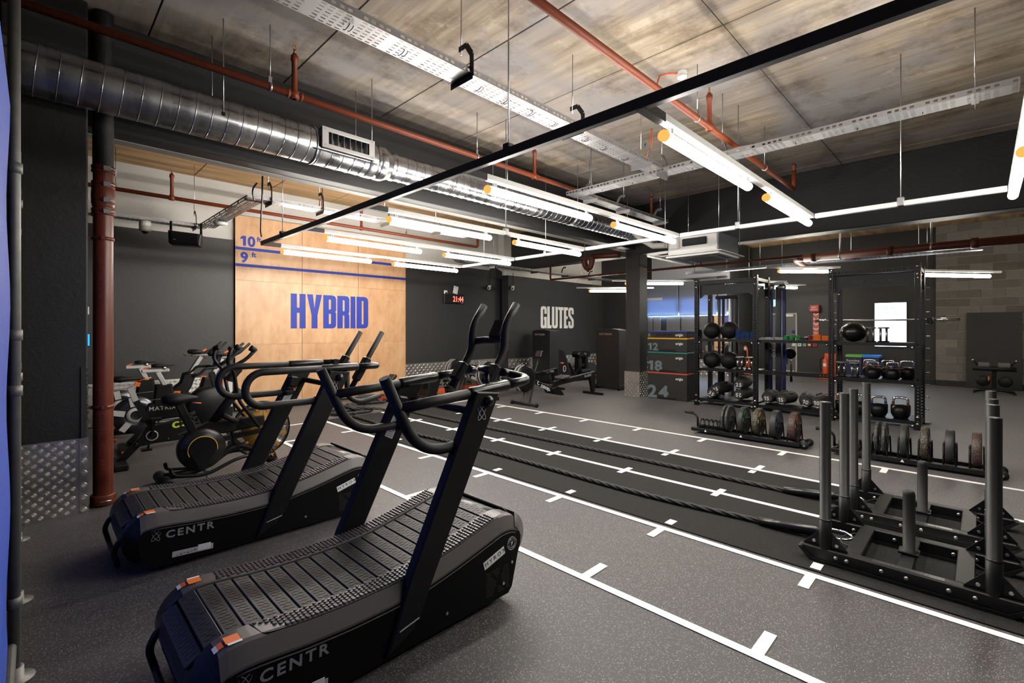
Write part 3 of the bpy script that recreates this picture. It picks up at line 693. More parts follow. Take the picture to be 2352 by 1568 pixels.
# digital clock and notices
ck = thing('digital_clock', 'black wall clock with red digits above the tread plate', 'clock', (7.88, 9.97, 2.36))
B().box((0, -.02, 0), (.68, .04, .25), bev=.01).obj('case', BLACKP, ck)
REDE = m_emit('red_digits', (1, .12, .08), 3.)
text('21:44', .2, REDE, ck, (-.06, -.045, -.07), R_NY, 'digits', bold=.004, xs=.8)
B().box((.25, -.042, -.10), (.06, .003, .015)).obj('badge', LGREY, ck)
nt_ = thing('wall_notice', 'small tilted white notice card above the digital clock', 'notice', (7.93, 9.96, 2.60), rot=(0, .2, 0))
B().box((0, -.006, 0), (.15, .012, .20)).obj('card', WHITE, nt_); text('tech help', .03, GREYP, nt_, (-.06, -.014, .06), R_NY); text('call desk', .03, GREYP, nt_, (-.06, -.014, -.06), R_NY) if False else None
so = thing('wall_socket', 'white socket plate at the upper left corner of the digital clock', 'socket', (7.60, 9.97, 2.52))
B().box((0, -.012, 0), (.10, .025, .10), bev=.005).obj('plate', WHITE, so); B().box((.0, -.035, -.02), (.04, .03, .05), bev=.005).obj('plug', BLACKP, so)
# thermostat parts beside the drain pipe
ts = thing('wall_panel_screen', 'small lit blue touch panel peeking out behind the drain pipe', 'screen', (.58, 9.98, 1.40))
B().box((0, -.012, 0), (.15, .025, .20), bev=.006).obj('case', BLACKP, ts); B().box((0, -.026, 0), (.13, .004, .18)).obj('screen', m_emit('blue_screen', (.03, .35, 1), 1.8), ts)
sw = thing('light_switch', 'small white switch plate above the blue touch panel', 'switch', (.60, 9.985, 1.86)); B().box((0, -.008, 0), (.08, .016, .12), bev=.004).obj('plate', WHITE, sw); B().box((0, -.018, 0), (.03, .01, .04)).obj('rocker', WHITEV, sw)

# red-brown drain pipe by the left column
dp = thing('drain_pipe', 'tall red-brown drain pipe standing beside the left column', 'pipe', (.455, 5.61, 0))
B().cyl((0, 0, 0), (0, 0, 3.0), .072, seg=28, caps=False).obj('pipe', REDD, dp)
B().cyl((0, 0, 3.0), (0, 0, cz), .075, seg=28, caps=False).obj('black_pipe', DARK2, dp)
for z in (2.62, 2.72, 2.86, 3.0):
    B().lathe([(.073, -.03), (.084, -.028), (.084, -.01), (.080, -.006), (.080, .006), (.084, .01), (.084, .028), (.073, .03)], (0, 0, z), seg=28).obj('coupling', REDD, dp)
    B().box((.02, -.088, z), (.05, .02, .04)).cyl((-.02, -.09, z), (.06, -.09, z), .005, seg=8).obj('bolt', STEEL, dp)
B().lathe([(.074, -.10), (.079, -.09), (.085, -.02), (.085, .02), (.079, .08), (.074, .09)], (0, 0, 2.76), seg=28).obj('inspection_door', REDD, dp)
for z in (2.38, .88):
    B().lathe([(.073, -.016), (.080, -.014), (.080, .014), (.073, .016)], (0, 0, z), seg=28).box((-.085, .0, z), (.03, .03, .025)).box((.0, -.084, z), (.04, .014, .03)).obj('wall_clamp', REDD, dp)
B().lathe([(.0725, .01), (.09, .012), (.092, .02), (.092, .09), (.088, .10), (.0725, .10)], seg=28).obj('floor_coupling', REDD, dp)
B().cyl((-.03, -.094, .05), (.05, -.094, .05), .006, seg=8).obj('bolt', STEEL, dp)
PT = mat('faint_print', (.19, .06, .035), .5)
text('BRYMEC - EN877', .055, PT, dp, (-.035, -.0725, 2.2), (PI / 2, PI / 2, -.45), ext=.0004)
text('BRYMEC EN877 - DN 100 A1', .055, PT, dp, (-.035, -.0725, 1.05), (PI / 2, PI / 2, -.45), ext=.0004)
# ================================================================== CURVED TREADMILLS
ZT = [(.42, .30), (.47, .355), (.55, .374), (.65, .366), (.8, .350), (1.0, .340), (1.2, .342), (1.4, .356), (1.6, .394), (1.8, .442), (1.93, .474), (2.02, .466), (2.09, .42), (2.135, .35)]
def lerp(tab, x):
    if x <= tab[0][0]: return tab[0][1]
    for (a, b_), (c, d_) in zip(tab, tab[1:]):
        if x <= c: return b_ + (d_ - b_) * (x - a) / (c - a)
    return tab[-1][1]
def smooth_tab(tab, n):
    out = []
    for i in range(n + 1):
        x = tab[0][0] + (tab[-1][0] - tab[0][0]) * i / n
        out.append((x, (lerp(tab, x - .03) + lerp(tab, x) + lerp(tab, x + .03)) / 3))
    return out
ZS = smooth_tab(ZT, 60); X0 = 1.27
ztop = lambda X: lerp(ZS, X)
def sweep(b, prof, xs_, zf, close=False):
    """loft a (y, dz) cross-section along x following zf"""
    rings = []
    for X in xs_:
        rings.append([b.bm.verts.new((X - X0, y, zf(X) + dz)) for y, dz in prof])
    n = len(prof)
    for r0, r1 in zip(rings, rings[1:]):
        for k in range(n if close else n - 1):
            f = b.bm.faces.new((r0[k], r0[(k + 1) % n], r1[(k + 1) % n], r1[k])); f.smooth = False
    if close: b.bm.faces.new(rings[0][::-1]); b.bm.faces.new(rings[-1])
    return b
def orbit_logo(parent, loc, rot, s, m):
    def cres(ang):
        c, sn = math.cos(math.radians(ang)), math.sin(math.radians(ang)); o_, i_ = [], []
        for k in range(33):
            t = math.radians(20 + 320 * k / 32); w = .16 * math.sin(PI * k / 32) + .015
            for lst, f in ((o_, 1.), (i_, 1. - w * 1.2)):
                x, y = 1.0 * math.cos(t) * (1 if f == 1 else 1 - w * .35), .36 * math.sin(t) * (1 if f == 1 else f * .93)
                lst.append((s * (x * c - y * sn), s * (x * sn + y * c)))
        return o_ + i_[::-1]
    shape2d([cres(48)], m, parent, 'logo', loc, rot); shape2d([cres(118)], m, parent, 'logo', loc, rot)
# shared slat with chevron ticks
b = B().box((0, 0, 0), (.069, .468, .013), bev=.003)
for j in range(17):
    for k in range(3):
        b.box(((k - 1) * .014, -.20 + j * .025, .0068), (.017, .0026, .0022), (0, 0, .6 if (j + k) % 2 else -.5))
slat_me = b.mesh('slat'); slat_me.materials.append(SLAT)
stud_cache = {}
def treadmill(cy, kind, label):
    t = thing('curved_treadmill', label, 'treadmill', (X0, cy, 0), group='curved treadmills')
    for s in (-1, 1):
        # black side skirt
        top = [(X - X0, ztop(X) - .078) for X in [.50 + 1.53 * i / 40 for i in range(41)]]
        low = [(2.062 - X0, .365), (2.075 - X0, .335), (2.07 - X0, .29), (2.05 - X0, .24), (2.00 - X0, .06), (1.97 - X0, .03), (.60 - X0, .03), (.53 - X0, .05), (.49 - X0, .13), (.475 - X0, .20), (.478 - X0, .25)]
        sk = B().prism(top + low, s * .385, s * .30, 'XZ').obj('side_panel', SIDE, t)
        if s < 0: skirt = sk
        b = B(); b.tube([(p[0], s * .386, p[1] - .012) for p in top[1:]], .0035, 6); b.obj('trim_line', GREYP, t)
        # grey shoulder
        xs_ = [.4875 + (2.06 - .4875) * i / 54 for i in range(55)]
        pr = [(s * .236, -.05), (s * .236, .006), (s * .245, .010), (s * .335, .010), (s * .352, .002), (s * .383, -.068), (s * .383, -.085)]
        sweep(B(), pr, xs_, ztop).obj('shoulder', GREYT, t)
        # rear and front rounded ends of the shoulder
        for (cx, cz_, r, a0, a1) in ((.565, .215, .165, 118, 235), (1.99, .335, .150, -40, 62)):
            b = B(); pts = arc(cx, cz_, r, a0, a1, 14); inn = arc(cx, cz_, r - .075, a0, a1, 14)
            r0 = [[b.bm.verts.new((p[0] - X0, y, p[1])) for p in pts] for y in (s * .236, s * .345)]
            r1 = [b.bm.verts.new((p[0] - X0, s * .384, p[1])) for p in inn]
            for k in range(14):
                b.bm.faces.new((r0[0][k], r0[0][k + 1], r0[1][k + 1], r0[1][k])).smooth = True
                b.bm.faces.new((r0[1][k], r0[1][k + 1], r1[k + 1], r1[k])).smooth = True
            b.obj('end_cap', GREYT if a0 < 0 else BLACKP, t)
        # studded foot plate
        b = B(); bm = b.bm
        for X in [.66 + 1.20 * i / 30 for i in range(31)]: pass
        X = .64
        row = 0
        while X < 1.90:
            for q in range(5):
                y = .252 + q * .0205 + (.010 if row % 2 and q < 4 else 0)
                if X < .64 + (q * .022 if s < 0 else 0): continue
                z = ztop(X) + .010; r_ = .0083
                lo = [bm.verts.new((X - X0 + r_ * 1.1 * math.cos(a * PI / 4), s * y + r_ * 1.1 * math.sin(a * PI / 4), z - .002)) for a in range(8)]
                hi = [bm.verts.new((X - X0 + r_ * .9 * math.cos(a * PI / 4), s * y + r_ * .9 * math.sin(a * PI / 4), z + .0065)) for a in range(8)]
                bm.faces.new(hi)
                for a in range(8): bm.faces.new((lo[a], lo[(a + 1) % 8], hi[(a + 1) % 8], hi[a]))
            X += .0205; row += 1
        o = b.obj('grip_studs', GREYT, t); o['kind'] = 'stuff'
        xs2 = [.66 + 1.26 * i / 40 for i in range(41)]
        b = B(); b.tube([(X - X0, s * .348, ztop(X) + .0065) for X in xs2], .0025, 5); b.tube(fillet([(.625 - X0, s * .245, ztop(.62) + .01), (.645 - X0, s * .345, ztop(.64) + .008), (.69 - X0, s * .348, ztop(.68) + .007)], .02), .0025, 5); b.obj('plate_edge', BLACKP, t)
        # orange warning stickers on the rear shoulder
        zz = ztop(.545) + .0125
        B().box((.545 - X0, s * .302, zz), (.052, .052, .001), (0, .03, 0)).obj('warning_sticker', ORANGE, t)
        B().box((.548 - X0, s * .334, zz), (.050, .014, .0012), (0, .03, 0)).obj('sticker_band', WHITEV, t)
        B().box((.503 - X0, s * .308, zz - .006), (.018, .040, .001), (0, -.28, 0)).obj('warning_sticker', ORED, t)
        B().box((.486 - X0, s * .310, zz - .0125), (.016, .040, .001), (0, -.45, 0)).obj('sticker_band', WHITEV, t)
        # upright
        y0, y1 = s * .405, s * .345
        up_ = B().prism([(1.155 - X0, .045), (1.30 - X0, .115), (1.325 - X0, .16), (1.345 - X0, .165), (1.465 - X0, .40), (1.885 - X0, 1.215), (1.712 - X0, 1.235), (1.285 - X0, .365), (1.20 - X0, .15)], y0, y1, 'XZ', .008).obj('upright', BLACK, t)
        B().bar((1.225 - X0, s * .407, .145), (1.335 - X0, s * .407, .167), .003, .005).obj('edge_glint', LGREY, up_)  # bright glint along the bracket's edge, drawn as a light grey bar
        if s < 0: near_up = up_
        else: far_up = up_
        for px, pz in ((1.33, .23), (1.52, .10), (1.93, .10), (2.0, .2)): B().cyl((px - X0, s * .384, pz), (px - X0, s * (.408 if px < 1.4 else .389), pz), .008, seg=10).obj('bolt', STEEL if px > 1.4 else BLACKS, t)
    # belt
    X = .435; n = 0
    while X < 1.975:
        a = math.atan2(ztop(X + .02) - ztop(X - .02), .04)
        o = link(slat_me, 'slat', None, t, (X - X0, 0, ztop(X) - .006)); o.rotation_euler = (0, -a, 0)
        X += .0755 * math.cos(a)
    for k in range(4):
        a = math.radians(165 + k * 26); o = link(slat_me, 'slat', None, t, (.565 - X0 + .158 * math.cos(a), 0, .215 + .158 * math.sin(a))); o.rotation_euler = (0, PI / 2 - a, 0)
        a = math.radians(50 - k * 31); o = link(slat_me, 'slat', None, t, (1.99 - X0 + .143 * math.cos(a), 0, .335 + .143 * math.sin(a))); o.rotation_euler = (0, PI / 2 - a, 0)
    B().cyl((.565 - X0, -.29, .215), (.565 - X0, .29, .215), .145, seg=24).cyl((1.99 - X0, -.29, .335), (1.99 - X0, .29, .335), .128, seg=24).obj('roller', BLACKS, t)
    B().box((1.27 - X0, 0, .17), (1.36, .58, .26)).obj('chassis', BLACKS, t)
    B().tube(fillet([(.56 - X0, -.26, .10), (.40 - X0, -.26, .235), (.365 - X0, -.26, .16), (.39 - X0, -.26, .06), (.39 - X0, .26, .06), (.365 - X0, .26, .16), (.40 - X0, .26, .235), (.56 - X0, .26, .10)], .03), .016, 10).obj('lift_handle', BLACK, t)
    for x in (.62, 1.88):
        for y in (-.3, .3): B().cyl((x - X0, y, 0), (x - X0, y, .06), .03, .026, seg=14).obj('foot', BLACKR, t)
    # printing on the camera-side skirt
    text('CENTR', .065, mat('skirt_print', (.22, .22, .22), .5), skirt, (.617 - X0, -.3865, .212), (PI / 2, .04, 0), bold=.0016, xs=1.12, sp=1.28)
    orbit_logo(skirt, (.566 - X0, -.3865, .240), R_NY, .036, MATS['skirt_print'])
    B().box((.77 - X0, -.386, .085), (.235, .002, .036), (0, .06, 0)).obj('data_label', LGREY, skirt)
    B().box((.835 - X0, -.3868, .0895), (.075, .002, .040), (0, .06, 0)).obj('data_label', WHITEV, skirt)
    for k in range(6): B().box((.68 + .02 * k - X0, -.3875, .080 + .003 * (k % 3)), (.012, .001, .003 + .003 * (k % 2))).obj('print_line', GREYP, skirt)
    sl = -.27
    B().box((1.857 - X0, -.3862, .272), (.165, .002, .044), (0, sl, 0)).obj('race_label', WHITEV, skirt)
    text('H Y R O X', .032, BLACKP, skirt, (1.787 - X0, -.3875, .244), (PI / 2, sl, 0), xs=1.12)
    text('WORLD SERIES OF FITNESS RACING', .0095, LGREY, skirt, (1.79 - X0, -.3865, .228), (PI / 2, sl, 0))
    ring = lambda r: [(r * math.cos(k * PI / 16), r * math.sin(k * PI / 16)) for k in range(32)]
    for ro, ri in ((.038, .0355), (.024, .0225)): shape2d([ring(ro), ring(ri)], LGREY, skirt, 'badge_ring', (1.997 - X0, -.3865, .312), R_NY)
    shape2d([[(-.010, -.012), (-.004, -.012), (0, .002), (.004, -.012), (.010, .012), (.004, .012), (0, -.002), (-.004, .012)]], LGREY, skirt, 'badge_mark', (1.997 - X0, -.3865, .312), R_NY)
    for k in range(20):
        a = k * PI / 10; B().box((1.997 - X0 + .030 * math.cos(a), -.3866, .312 + .030 * math.sin(a)), (.004, .001, .006), (0, -a, 0)).obj('badge_letter', LGREY, skirt) if k % 5 else None
    # mesh vents
    b = B()
    for i in range(14):
        for j in range(11):
            px, pz = 1.80 + i * .013, .07 + j * .013
            if abs(px - 1.89 - (pz - .13) * .4) < .014 or abs(px - 1.89 + (pz - .13) * .9) < .012: continue
            b.box((px - X0, -.386, pz), (.006, .001, .006))
    o = b.obj('vent_holes', GREYP, skirt); o['kind'] = 'stuff'
    # warning sticker on the far upright, logo and knob on the near one
    a = math.atan2(.87, .45)
    def on_up(u, v, y):      # u across, v along the upright from its top
        return (1.80 - X0 + u * .87 - v * .46, y, 1.225 - u * -.0 - v * .88)
    L = .14
    for s, w, l, v, m in ((1, .075, .028, .205, ORANGE), (1, .075, .010, .226, WHITEV), (1, .060, .016, .245, ORANGE), (1, .060, .135, .322, WHITEV)):
        p = on_up(-.012, v, .344); B().box(p, (w, .002, l), (0, .475, 0)).obj('caution_sticker', m, far_up)
    for k in range(9):
        p = on_up(-.012, .27 + k * .0135, .3425); B().box(p, (.046 if k % 3 else .03, .001, .0045), (0, .475, 0)).obj('print_line', mat('grey_print', (.2, .2, .2), .6), far_up)
    orbit_logo(near_up, on_up(.0, .125, -.4068), (PI / 2, -.1, 0), .045, LGREY)
    B().lathe([(.030, 0), (.030, .012), (.024, .026), (.012, .034), (0, .036)], on_up(.015, .055, -.405), axis=(Vector((1, 0, 0)), Vector((0, 0, 1)), Vector((0, -1, 0))), seg=18).obj('adjuster_knob', BLACKS, near_up)
    B().box(on_up(-.05, .15, .335), (.075, .09, .10), (0, .2, 0), bev=.012).obj('holder_box', BLACKP, t)
    R = .0275
    for s in (-1, 1):
        y = s * .352
        if kind == 'Y':
            B().tube(fillet([(1.175 - X0, y, 1.345), (1.365 - X0, y, .945), (1.73 - X0, y, .955)], .18, 12), R, 14).obj('lower_rail', BLACKR, t)
            B().tube([(1.235 - X0, y, 1.188), (1.72 - X0, y, 1.222)], R, 14).obj('upper_rail', BLACKR, t)
            B().tube([(1.66 - X0, y, .95), (1.76 - X0, y, .955)], R + .005, 14).obj('rail_socket', BLACK, t)
            B().tube([(1.69 - X0, y, 1.22), (1.715 - X0, y, 1.222), (1.98 - X0, y, 1.243), (2.0 - X0, y, 1.245)], [.028, .034, .034, .027], 14).obj('rail_sleeve', BLACKS, t)
            B().tube(fillet([(1.98 - X0, y, 1.243), (2.20 - X0, y, 1.262), (2.19 - X0, s * .17, 1.285), (2.13 - X0, s * .165, 1.30)], [.10, .06], 8), R, 14).obj('front_bend', BLACKS, t)
            B().tube(fillet([(1.975 - X0, s * .16, 1.185), (2.09 - X0, s * .16, 1.335), (2.155 - X0, s * .16, 1.43), (2.16 - X0, s * .16, 1.59), (2.27 - X0, s * .16, 1.74)], [.05, .08, .08], 6), .027, 14).obj('grip', BLACKR, t)
            B().bar((2.00 - X0, s * .16, 1.235), (2.085 - X0, s * .16, 1.345), .075, .06, bev=.012).obj('grip_shroud', BLACKP, t)
        else:
            c = .125
            pts = [(1.70 - X0, y, 1.0), (1.225 - X0, y, 1.0)] + [(p[0] - X0, y, p[1]) for p in arc(1.225, 1.127, .127, 262, 98, 12)] + [(1.225 - X0, y, 1.254), (1.70 - X0, y, 1.252)]
            B().tube(pts, R, 14).obj('loop_rail', BLACKR, t)
            B().tube([(1.60 - X0, y, 1.0), (1.68 - X0, y, 1.0)], R + .005, 14).obj('rail_socket', BLACK, t)
            B().tube([(1.655 - X0, y, 1.25), (1.675 - X0, y, 1.25), (1.96 - X0, y, 1.252), (1.98 - X0, y, 1.252)], [.028, .034, .034, .027], 14).obj('rail_sleeve', BLACKS, t)
            B().tube(fillet([(1.96 - X0, y, 1.252), (2.18 - X0, y, 1.25), (2.17 - X0, s * .21, 1.25), (2.08 - X0, s * .205, 1.235)], [.10, .06], 8), R, 14).obj('front_bend', BLACKS, t)
            B().tube([(1.99 - X0, s * .205, 1.05), (2.295 - X0, s * .205, 1.545)], .024, 14).obj('grip', BLACKR, t)
            B().bar((2.03 - X0, s * .205, 1.12), (2.15 - X0, s * .205, 1.315), .08, .06, bev=.012).obj('grip_shroud', BLACKP, t)
            B().tube(fillet([(1.94 - X0, s * .23, 1.19), (1.94 - X0, s * .23, .98), (2.06 - X0, s * .23, .92), (2.26 - X0, s * .23, .965)], [.08, .08]), .022, 12).obj('push_handle', BLACKR, t)
    B().tube([(1.80 - X0, -.35, 1.10), (1.80 - X0, .35, 1.10)], .024, 12).obj('cross_tube', BLACK, t)
    lx = (1.89 if kind == 'Y' else 1.80) - X0; lz = 1.338 if kind == 'Y' else 1.30
    lv = B().tube([(lx, -.30, 1.20), (lx, -.28, lz)], .014, 10).obj('resistance_lever', BLACK, t)
    B().cyl((lx, -.325, lz), (lx, -.235, lz), .024, seg=18).obj('lever_knob', BLACKS, lv)
    if kind == 'Y':
        B().tube([(2.165 - X0, -.16, 1.49), (2.215 - X0, -.10, 1.50), (2.215 - X0, .10, 1.50), (2.165 - X0, .16, 1.49)], .025, 14).obj('cross_bar', BLACKR, t)
        cs_ = B().bar((2.19 - X0, -.035, 1.515), (2.26 - X0, -.035, 1.635), .12, .028, bev=.008).obj('console', BLACKP, t)
        B().bar((2.182 - X0, -.035, 1.535), (2.243 - X0, -.035, 1.635), .095, .012).obj('console_screen', BLACKS, cs_)
    return t
treadmill(2.365, 'Y', 'large black curved treadmill in the foreground with tilted horn-shaped rails')
treadmill(4.175, 'U', 'black curved treadmill behind the foreground one with looped side rails')
# ================================================================== SLEDS AND ROPES
def sled(xa, xb, label):
    xc = (xa + xb) / 2
    t = thing('push_sled', label, 'sled', (xc, .36, 0), group='push sleds')
    for x in (xa - xc, xb - xc):
        sk_ = B().prism([(-.46, .028), (.46, .028), (.535, .085), (.52, .105), (-.52, .105), (-.545, .09)], x - .035, x + .035, 'YZ', .006).obj('skid', BLACK, t)
        B().prism([(-.47, .0), (.47, .0), (.55, .085), (.535, .088), (.46, .03), (-.46, .03), (-.545, .092), (-.56, .088)], x - .042, x + .042, 'YZ').obj('skid_shoe', BLACKR, sk_)
        for y in (.395, -.405):
            po_ = B().lathe([(.037, .10), (.037, .30), (.033, .301), (.033, 1.083), (.031, 1.086), (0, 1.086)], (x, y, 0), seg=24).obj('post', BLACK, t)
            B().lathe([(.0335, .292), (.0385, .294), (.0385, .30), (.0335, .302)], (x, y, 0), seg=24).obj('sleeve_collar', BLACKS, po_)
            for s in (-1, 1):
                B().prism([(y + s * .035, .10), (y + s * .125, .10), (y + s * .125, .112), (y + s * .035, .215)], x - .004, x + .004, 'YZ').obj('gusset', BLACK, po_)
                B().cyl((x - .008, y + s * .065, .135), (x + .008, y + s * .065, .135), .010, seg=10).obj('bolt', ALU, po_)
        for s in (-1, 1):
            for y in (-.33, -.22, -.03, .09, .33, .27):
                B().lathe([(.012, 0), (.012, .006), (.008, .010), (0, .010)], (x + s * .035, y, .066), axis=(Vector((0, 1, 0)), Vector((0, 0, s)), Vector((s, 0, 0))), seg=12).obj('bolt', ALU, sk_)
    w = (xb - xa)
    for y in (.245, -.285): B().box((0, y, .085), (w - .06, .085, .045), bev=.004).obj('cross_beam', BLACK, t)
    B().box((0, -.015, .085), (w - .06, .075, .04), bev=.004).obj('cross_beam', BLACK, t)
    px = -.02
    B().lathe([(.050, .105), (.050, .125), (.033, .128), (.033, .49), (.029, .51), (.022, .517), (0, .518)], (px, -.015, 0), seg=22).obj('plate_horn', BLACKR, t)
    B().box((px, -.015, .115), (.11, .105, .012)).obj('horn_plate', BLACK, t)
    for sx in (-1, 1):
        for sy in (-1, 1): B().lathe([(.011, 0), (.011, .008), (0, .010)], (px + sx * .068, -.015 + sy * .025, .09), axis=(Vector((0, 1, 0)), Vector((0, 0, sx)), Vector((sx, 0, 0))), seg=10).obj('bolt', ALU, t)
    B().tube(fillet([(-.16, .245, .10), (-.12, .33, .085), (.0, .37, .08), (.12, .33, .085), (.16, .245, .10)], .1), .006, 8).obj('tow_loop', BLACKR, t)
    for k in (-1, 1): B().tube(fillet([(k * .10, -.32, .10), (k * .10, -.40, .06), (k * .03, -.43, .05), (k * .02, -.32, .06)], .05), .006, 8).obj('strap_loop', BLACKR, t)
    B().box((-w / 2, -.03, .1055), (.045, .34, .002)).obj('name_strip', mat('dark_print', (.03, .03, .03), .3), t)
    for k in range(10): B().box((-w / 2, .07 - .022 * k, .107), (.018, .010, .001)).obj('print_mark', GREYP, t) if k not in (3, 7) else None
    return t
sled(3.765, 4.385, 'black steel push sled, nearer of the two at the lane end')
sled(4.745, 5.35, 'black steel push sled, farther of the two beside the plate rack')

def rope(pts, r, strands, twist, name, label, m, z=None):
    """laid rope: strands wound around a path"""
    pts = [Vector(p) for p in pts]
    # resample
    out = [pts[0]]; step = .035
    for a, c in zip(pts, pts[1:]):
        n = max(1, int((c - a).length / step))
        for k in range(1, n + 1): out.append(a.lerp(c, k / n))
    b = B()
    for sidx in range(strands):
        ps = []
        for i, p in enumerate(out):
            tg = (out[min(i + 1, len(out) - 1)] - out[max(i - 1, 0)]).normalized()
            x = tg.cross(Vector((0, 0, 1)));
            x = x.normalized() if x.length > 1e-4 else Vector((1, 0, 0))
            y = tg.cross(x); a = 2 * PI * sidx / strands + twist * i
            ps.append(p + (x * math.cos(a) + y * math.sin(a)) * r * .48)
        b.tube(ps, r * .56, 5)
    return tag(b.obj(name, m), label, 'rope', 'battle ropes')
ROPEM = mat('black_rope', (.018, .0175, .017), .75, bump=.4, bscale=400)
def spline(pts, n=12):
    P = [Vector(p) for p in pts]; out = []
    for i in range(len(P) - 1):
        a, b_, c, d_ = P[max(i - 1, 0)], P[i], P[i + 1], P[min(i + 2, len(P) - 1)]
        for k in range(n):
            t = k / n; out.append(.5 * ((2 * b_) + (c - a) * t + (2 * a - 5 * b_ + 4 * c - d_) * t * t + (3 * b_ - a - 3 * c + d_) * t ** 3))
    return out + [P[-1]]
# ================================================================== STORAGE RIG
RX, RB = 9.72, 10.40
rk = thing('storage_rig', 'tall black perforated steel storage rig with shelves in three bays', 'rack', (RX, 2.47, 0))
RY = [4.22, 3.08, 1.86, .72]
def post_mesh(h, w=.075):
    b = B()
    for o_, ux in (((-w / 2, -w / 2, 0), (0, 1, 0)), ((w / 2, -w / 2, 0), (0, 1, 0)), ((-w / 2, -w / 2, 0), (1, 0, 0)), ((-w / 2, w / 2, 0), (1, 0, 0))):
        perf(b, h, w, .05, 1, (.44, .30), o_, (0, 0, 1), ux)
    b.box((0, 0, h), (w, w, .004)); return b
def perf_all(b, L, W, pitch, origin, ux, uy): return perf(b, L, W, pitch, 1, (.44, .30), origin, ux, uy)
pm = post_mesh(2.6).mesh('upright'); pm.materials.append(BLACK)
BOLT = B().lathe([(0, -.016), (.014, -.016), (.017, -.012), (.017, -.003), (.026, -.003), (.026, 0)], axis='X', seg=10).mesh('bolt'); BOLT.materials.append(CHROME)
L_ = lambda x, y, z: (x - RX, y - 2.47, z)
for y in RY:
    for x in (RX, RB): link(pm, 'upright', None, rk, L_(x, y, 0)); B().box(L_(x, y, .006), (.12, .10, .012)).obj('foot_plate', BLACK, rk)
    for z in (.09, .2, 2.43, 2.55): link(BOLT, 'bolt', None, rk, L_(RX - .038, y, z))
    for z in (2.38, 2.2): link(BOLT, 'bolt', None, rk, L_(RB - .038, y, z))
def beam(p0, p1, hgt=.075, dep=.05):
    """perforated box beam along Y at x"""
    (x, ya, z), (_, yb, _) = p0, p1; b = B(); L = abs(yb - ya); y0 = min(ya, yb)
    for dx in (-dep / 2, dep / 2): perf_all(b, L, hgt, .05, L_(x + dx, y0, z - hgt / 2), (0, 1, 0), (0, 0, 1))
    b.quad(L_(x - dep / 2, y0, z + hgt / 2), L_(x + dep / 2, y0, z + hgt / 2), L_(x + dep / 2, y0 + L, z + hgt / 2), L_(x - dep / 2, y0 + L, z + hgt / 2))
    b.quad(L_(x - dep / 2, y0, z - hgt / 2), L_(x + dep / 2, y0, z - hgt / 2), L_(x + dep / 2, y0 + L, z - hgt / 2), L_(x - dep / 2, y0 + L, z - hgt / 2))
    return b.obj('beam', BLACK, rk)
for ya, yb in ((4.18, 3.12), (1.82, .76)):
    beam((RX, ya, 2.52), (RX, yb, 2.52)); beam((RB, ya, 2.52), (RB, yb, 2.52))
    B().prism([(ya - .005, 2.19), (ya - .10, 2.27), (yb + .10, 2.27), (yb + .005, 2.19), (yb + .005, 2.47), (ya - .005, 2.47)], .045, .055, 'YZ').obj('sign_plate', BLACK, rk, (0, -2.47, 0))
    b = B(); yy = (ya + yb) / 2 + .28
    for k in range(15):
        if k in (5, 9): continue
        b.tube([(.043, yy - k * .038 - 2.47 + .012 * math.cos(a + k), 2.36 + .016 * math.sin(a * 1.3 + k)) for a in (0, 1.2, 2.4, 3.6, 4.8)], .0035, 4)
    b.obj('script_cutout', mat('worn_silver_print', (.16, .16, .16), .4, .6), rk)
    for y in (ya - .03, yb + .03): B().bar(L_(RX + .1, y, 2.40), L_(RB - .05, y, 2.40), .06, .06).obj('beam', BLACK, rk)
for y in RY:
    b = B()
    for dz in (2.52, .08): b.bar(L_(RX + .04, y, dz), L_(RB - .04, y, dz), .06, .06)
    b.obj('beam', BLACK, rk)
beam((RX, 3.04, .755), (RX, 1.90, .755))
SHELF = BLACKS
def shelf(ya, yb, z, x0=RX + .02, x1=RB - .02):
    b = B().box(L_((x0 + x1) / 2, (ya + yb) / 2, z - .004), (x1 - x0, ya - yb, .006)).box(L_(x0 - .012, (ya + yb) / 2, z - .025), (.012, ya - yb, .055)).box(L_(x1, (ya + yb) / 2, z - .025), (.012, ya - yb, .05))
    b.obj('shelf', BLACK, rk)
    for y in (ya - .02, yb + .02): B().box(L_(x0 - .02, y, z - .045), (.04, .035, .05), bev=.004).obj('shelf_bracket', BLACK, rk); link(BOLT, 'bolt', None, rk, L_(x0 - .04, y, z - .07))
for (ya, yb, zs) in ((4.18, 3.12, (1.37, .766, .145)), (3.04, 1.90, (1.365, .135)), (1.82, .76, (1.35, .75, .125))):
    for z in zs: shelf(ya, yb, z)
B().bar(L_(RX, 4.27, .12), L_(RX, 4.42, .12), .05, .05).tube(fillet([L_(RX - .04, 4.24, .16), L_(RX - .1, 4.36, .16), L_(RX - .1, 4.36, .06), L_(RX - .04, 4.24, .06)], .04), .006, 6).obj('band_peg', BLACK, rk)
B().box(L_(10.5, .66, .02), (.22, .08, .012)).obj('floor_bracket', STEEL, rk)
for z in [.25 + .2 * k for k in range(11)]: B().cyl(L_(RB + .0, .69, z), L_(RB + .0, .62, z), .010, seg=8).obj('peg', ALU, rk); B().cyl(L_(RX + .05, 1.82, z), L_(RX + .12, 1.82, z), .010, seg=8).obj('peg', ALU, rk)
for y in (1.98, .62): B().box(L_(RB + .06, y, 1.70), (.10, .07, .10), bev=.008).obj('j_hook', BLACK, rk)
br = thing('barbell', 'chrome barbell resting across the right bay of the rig', 'barbell', (10.46, 1.26, 1.725))
B().cyl((0, -.62, 0), (0, .68, 0), .014, seg=12).obj('shaft', STEEL, br)
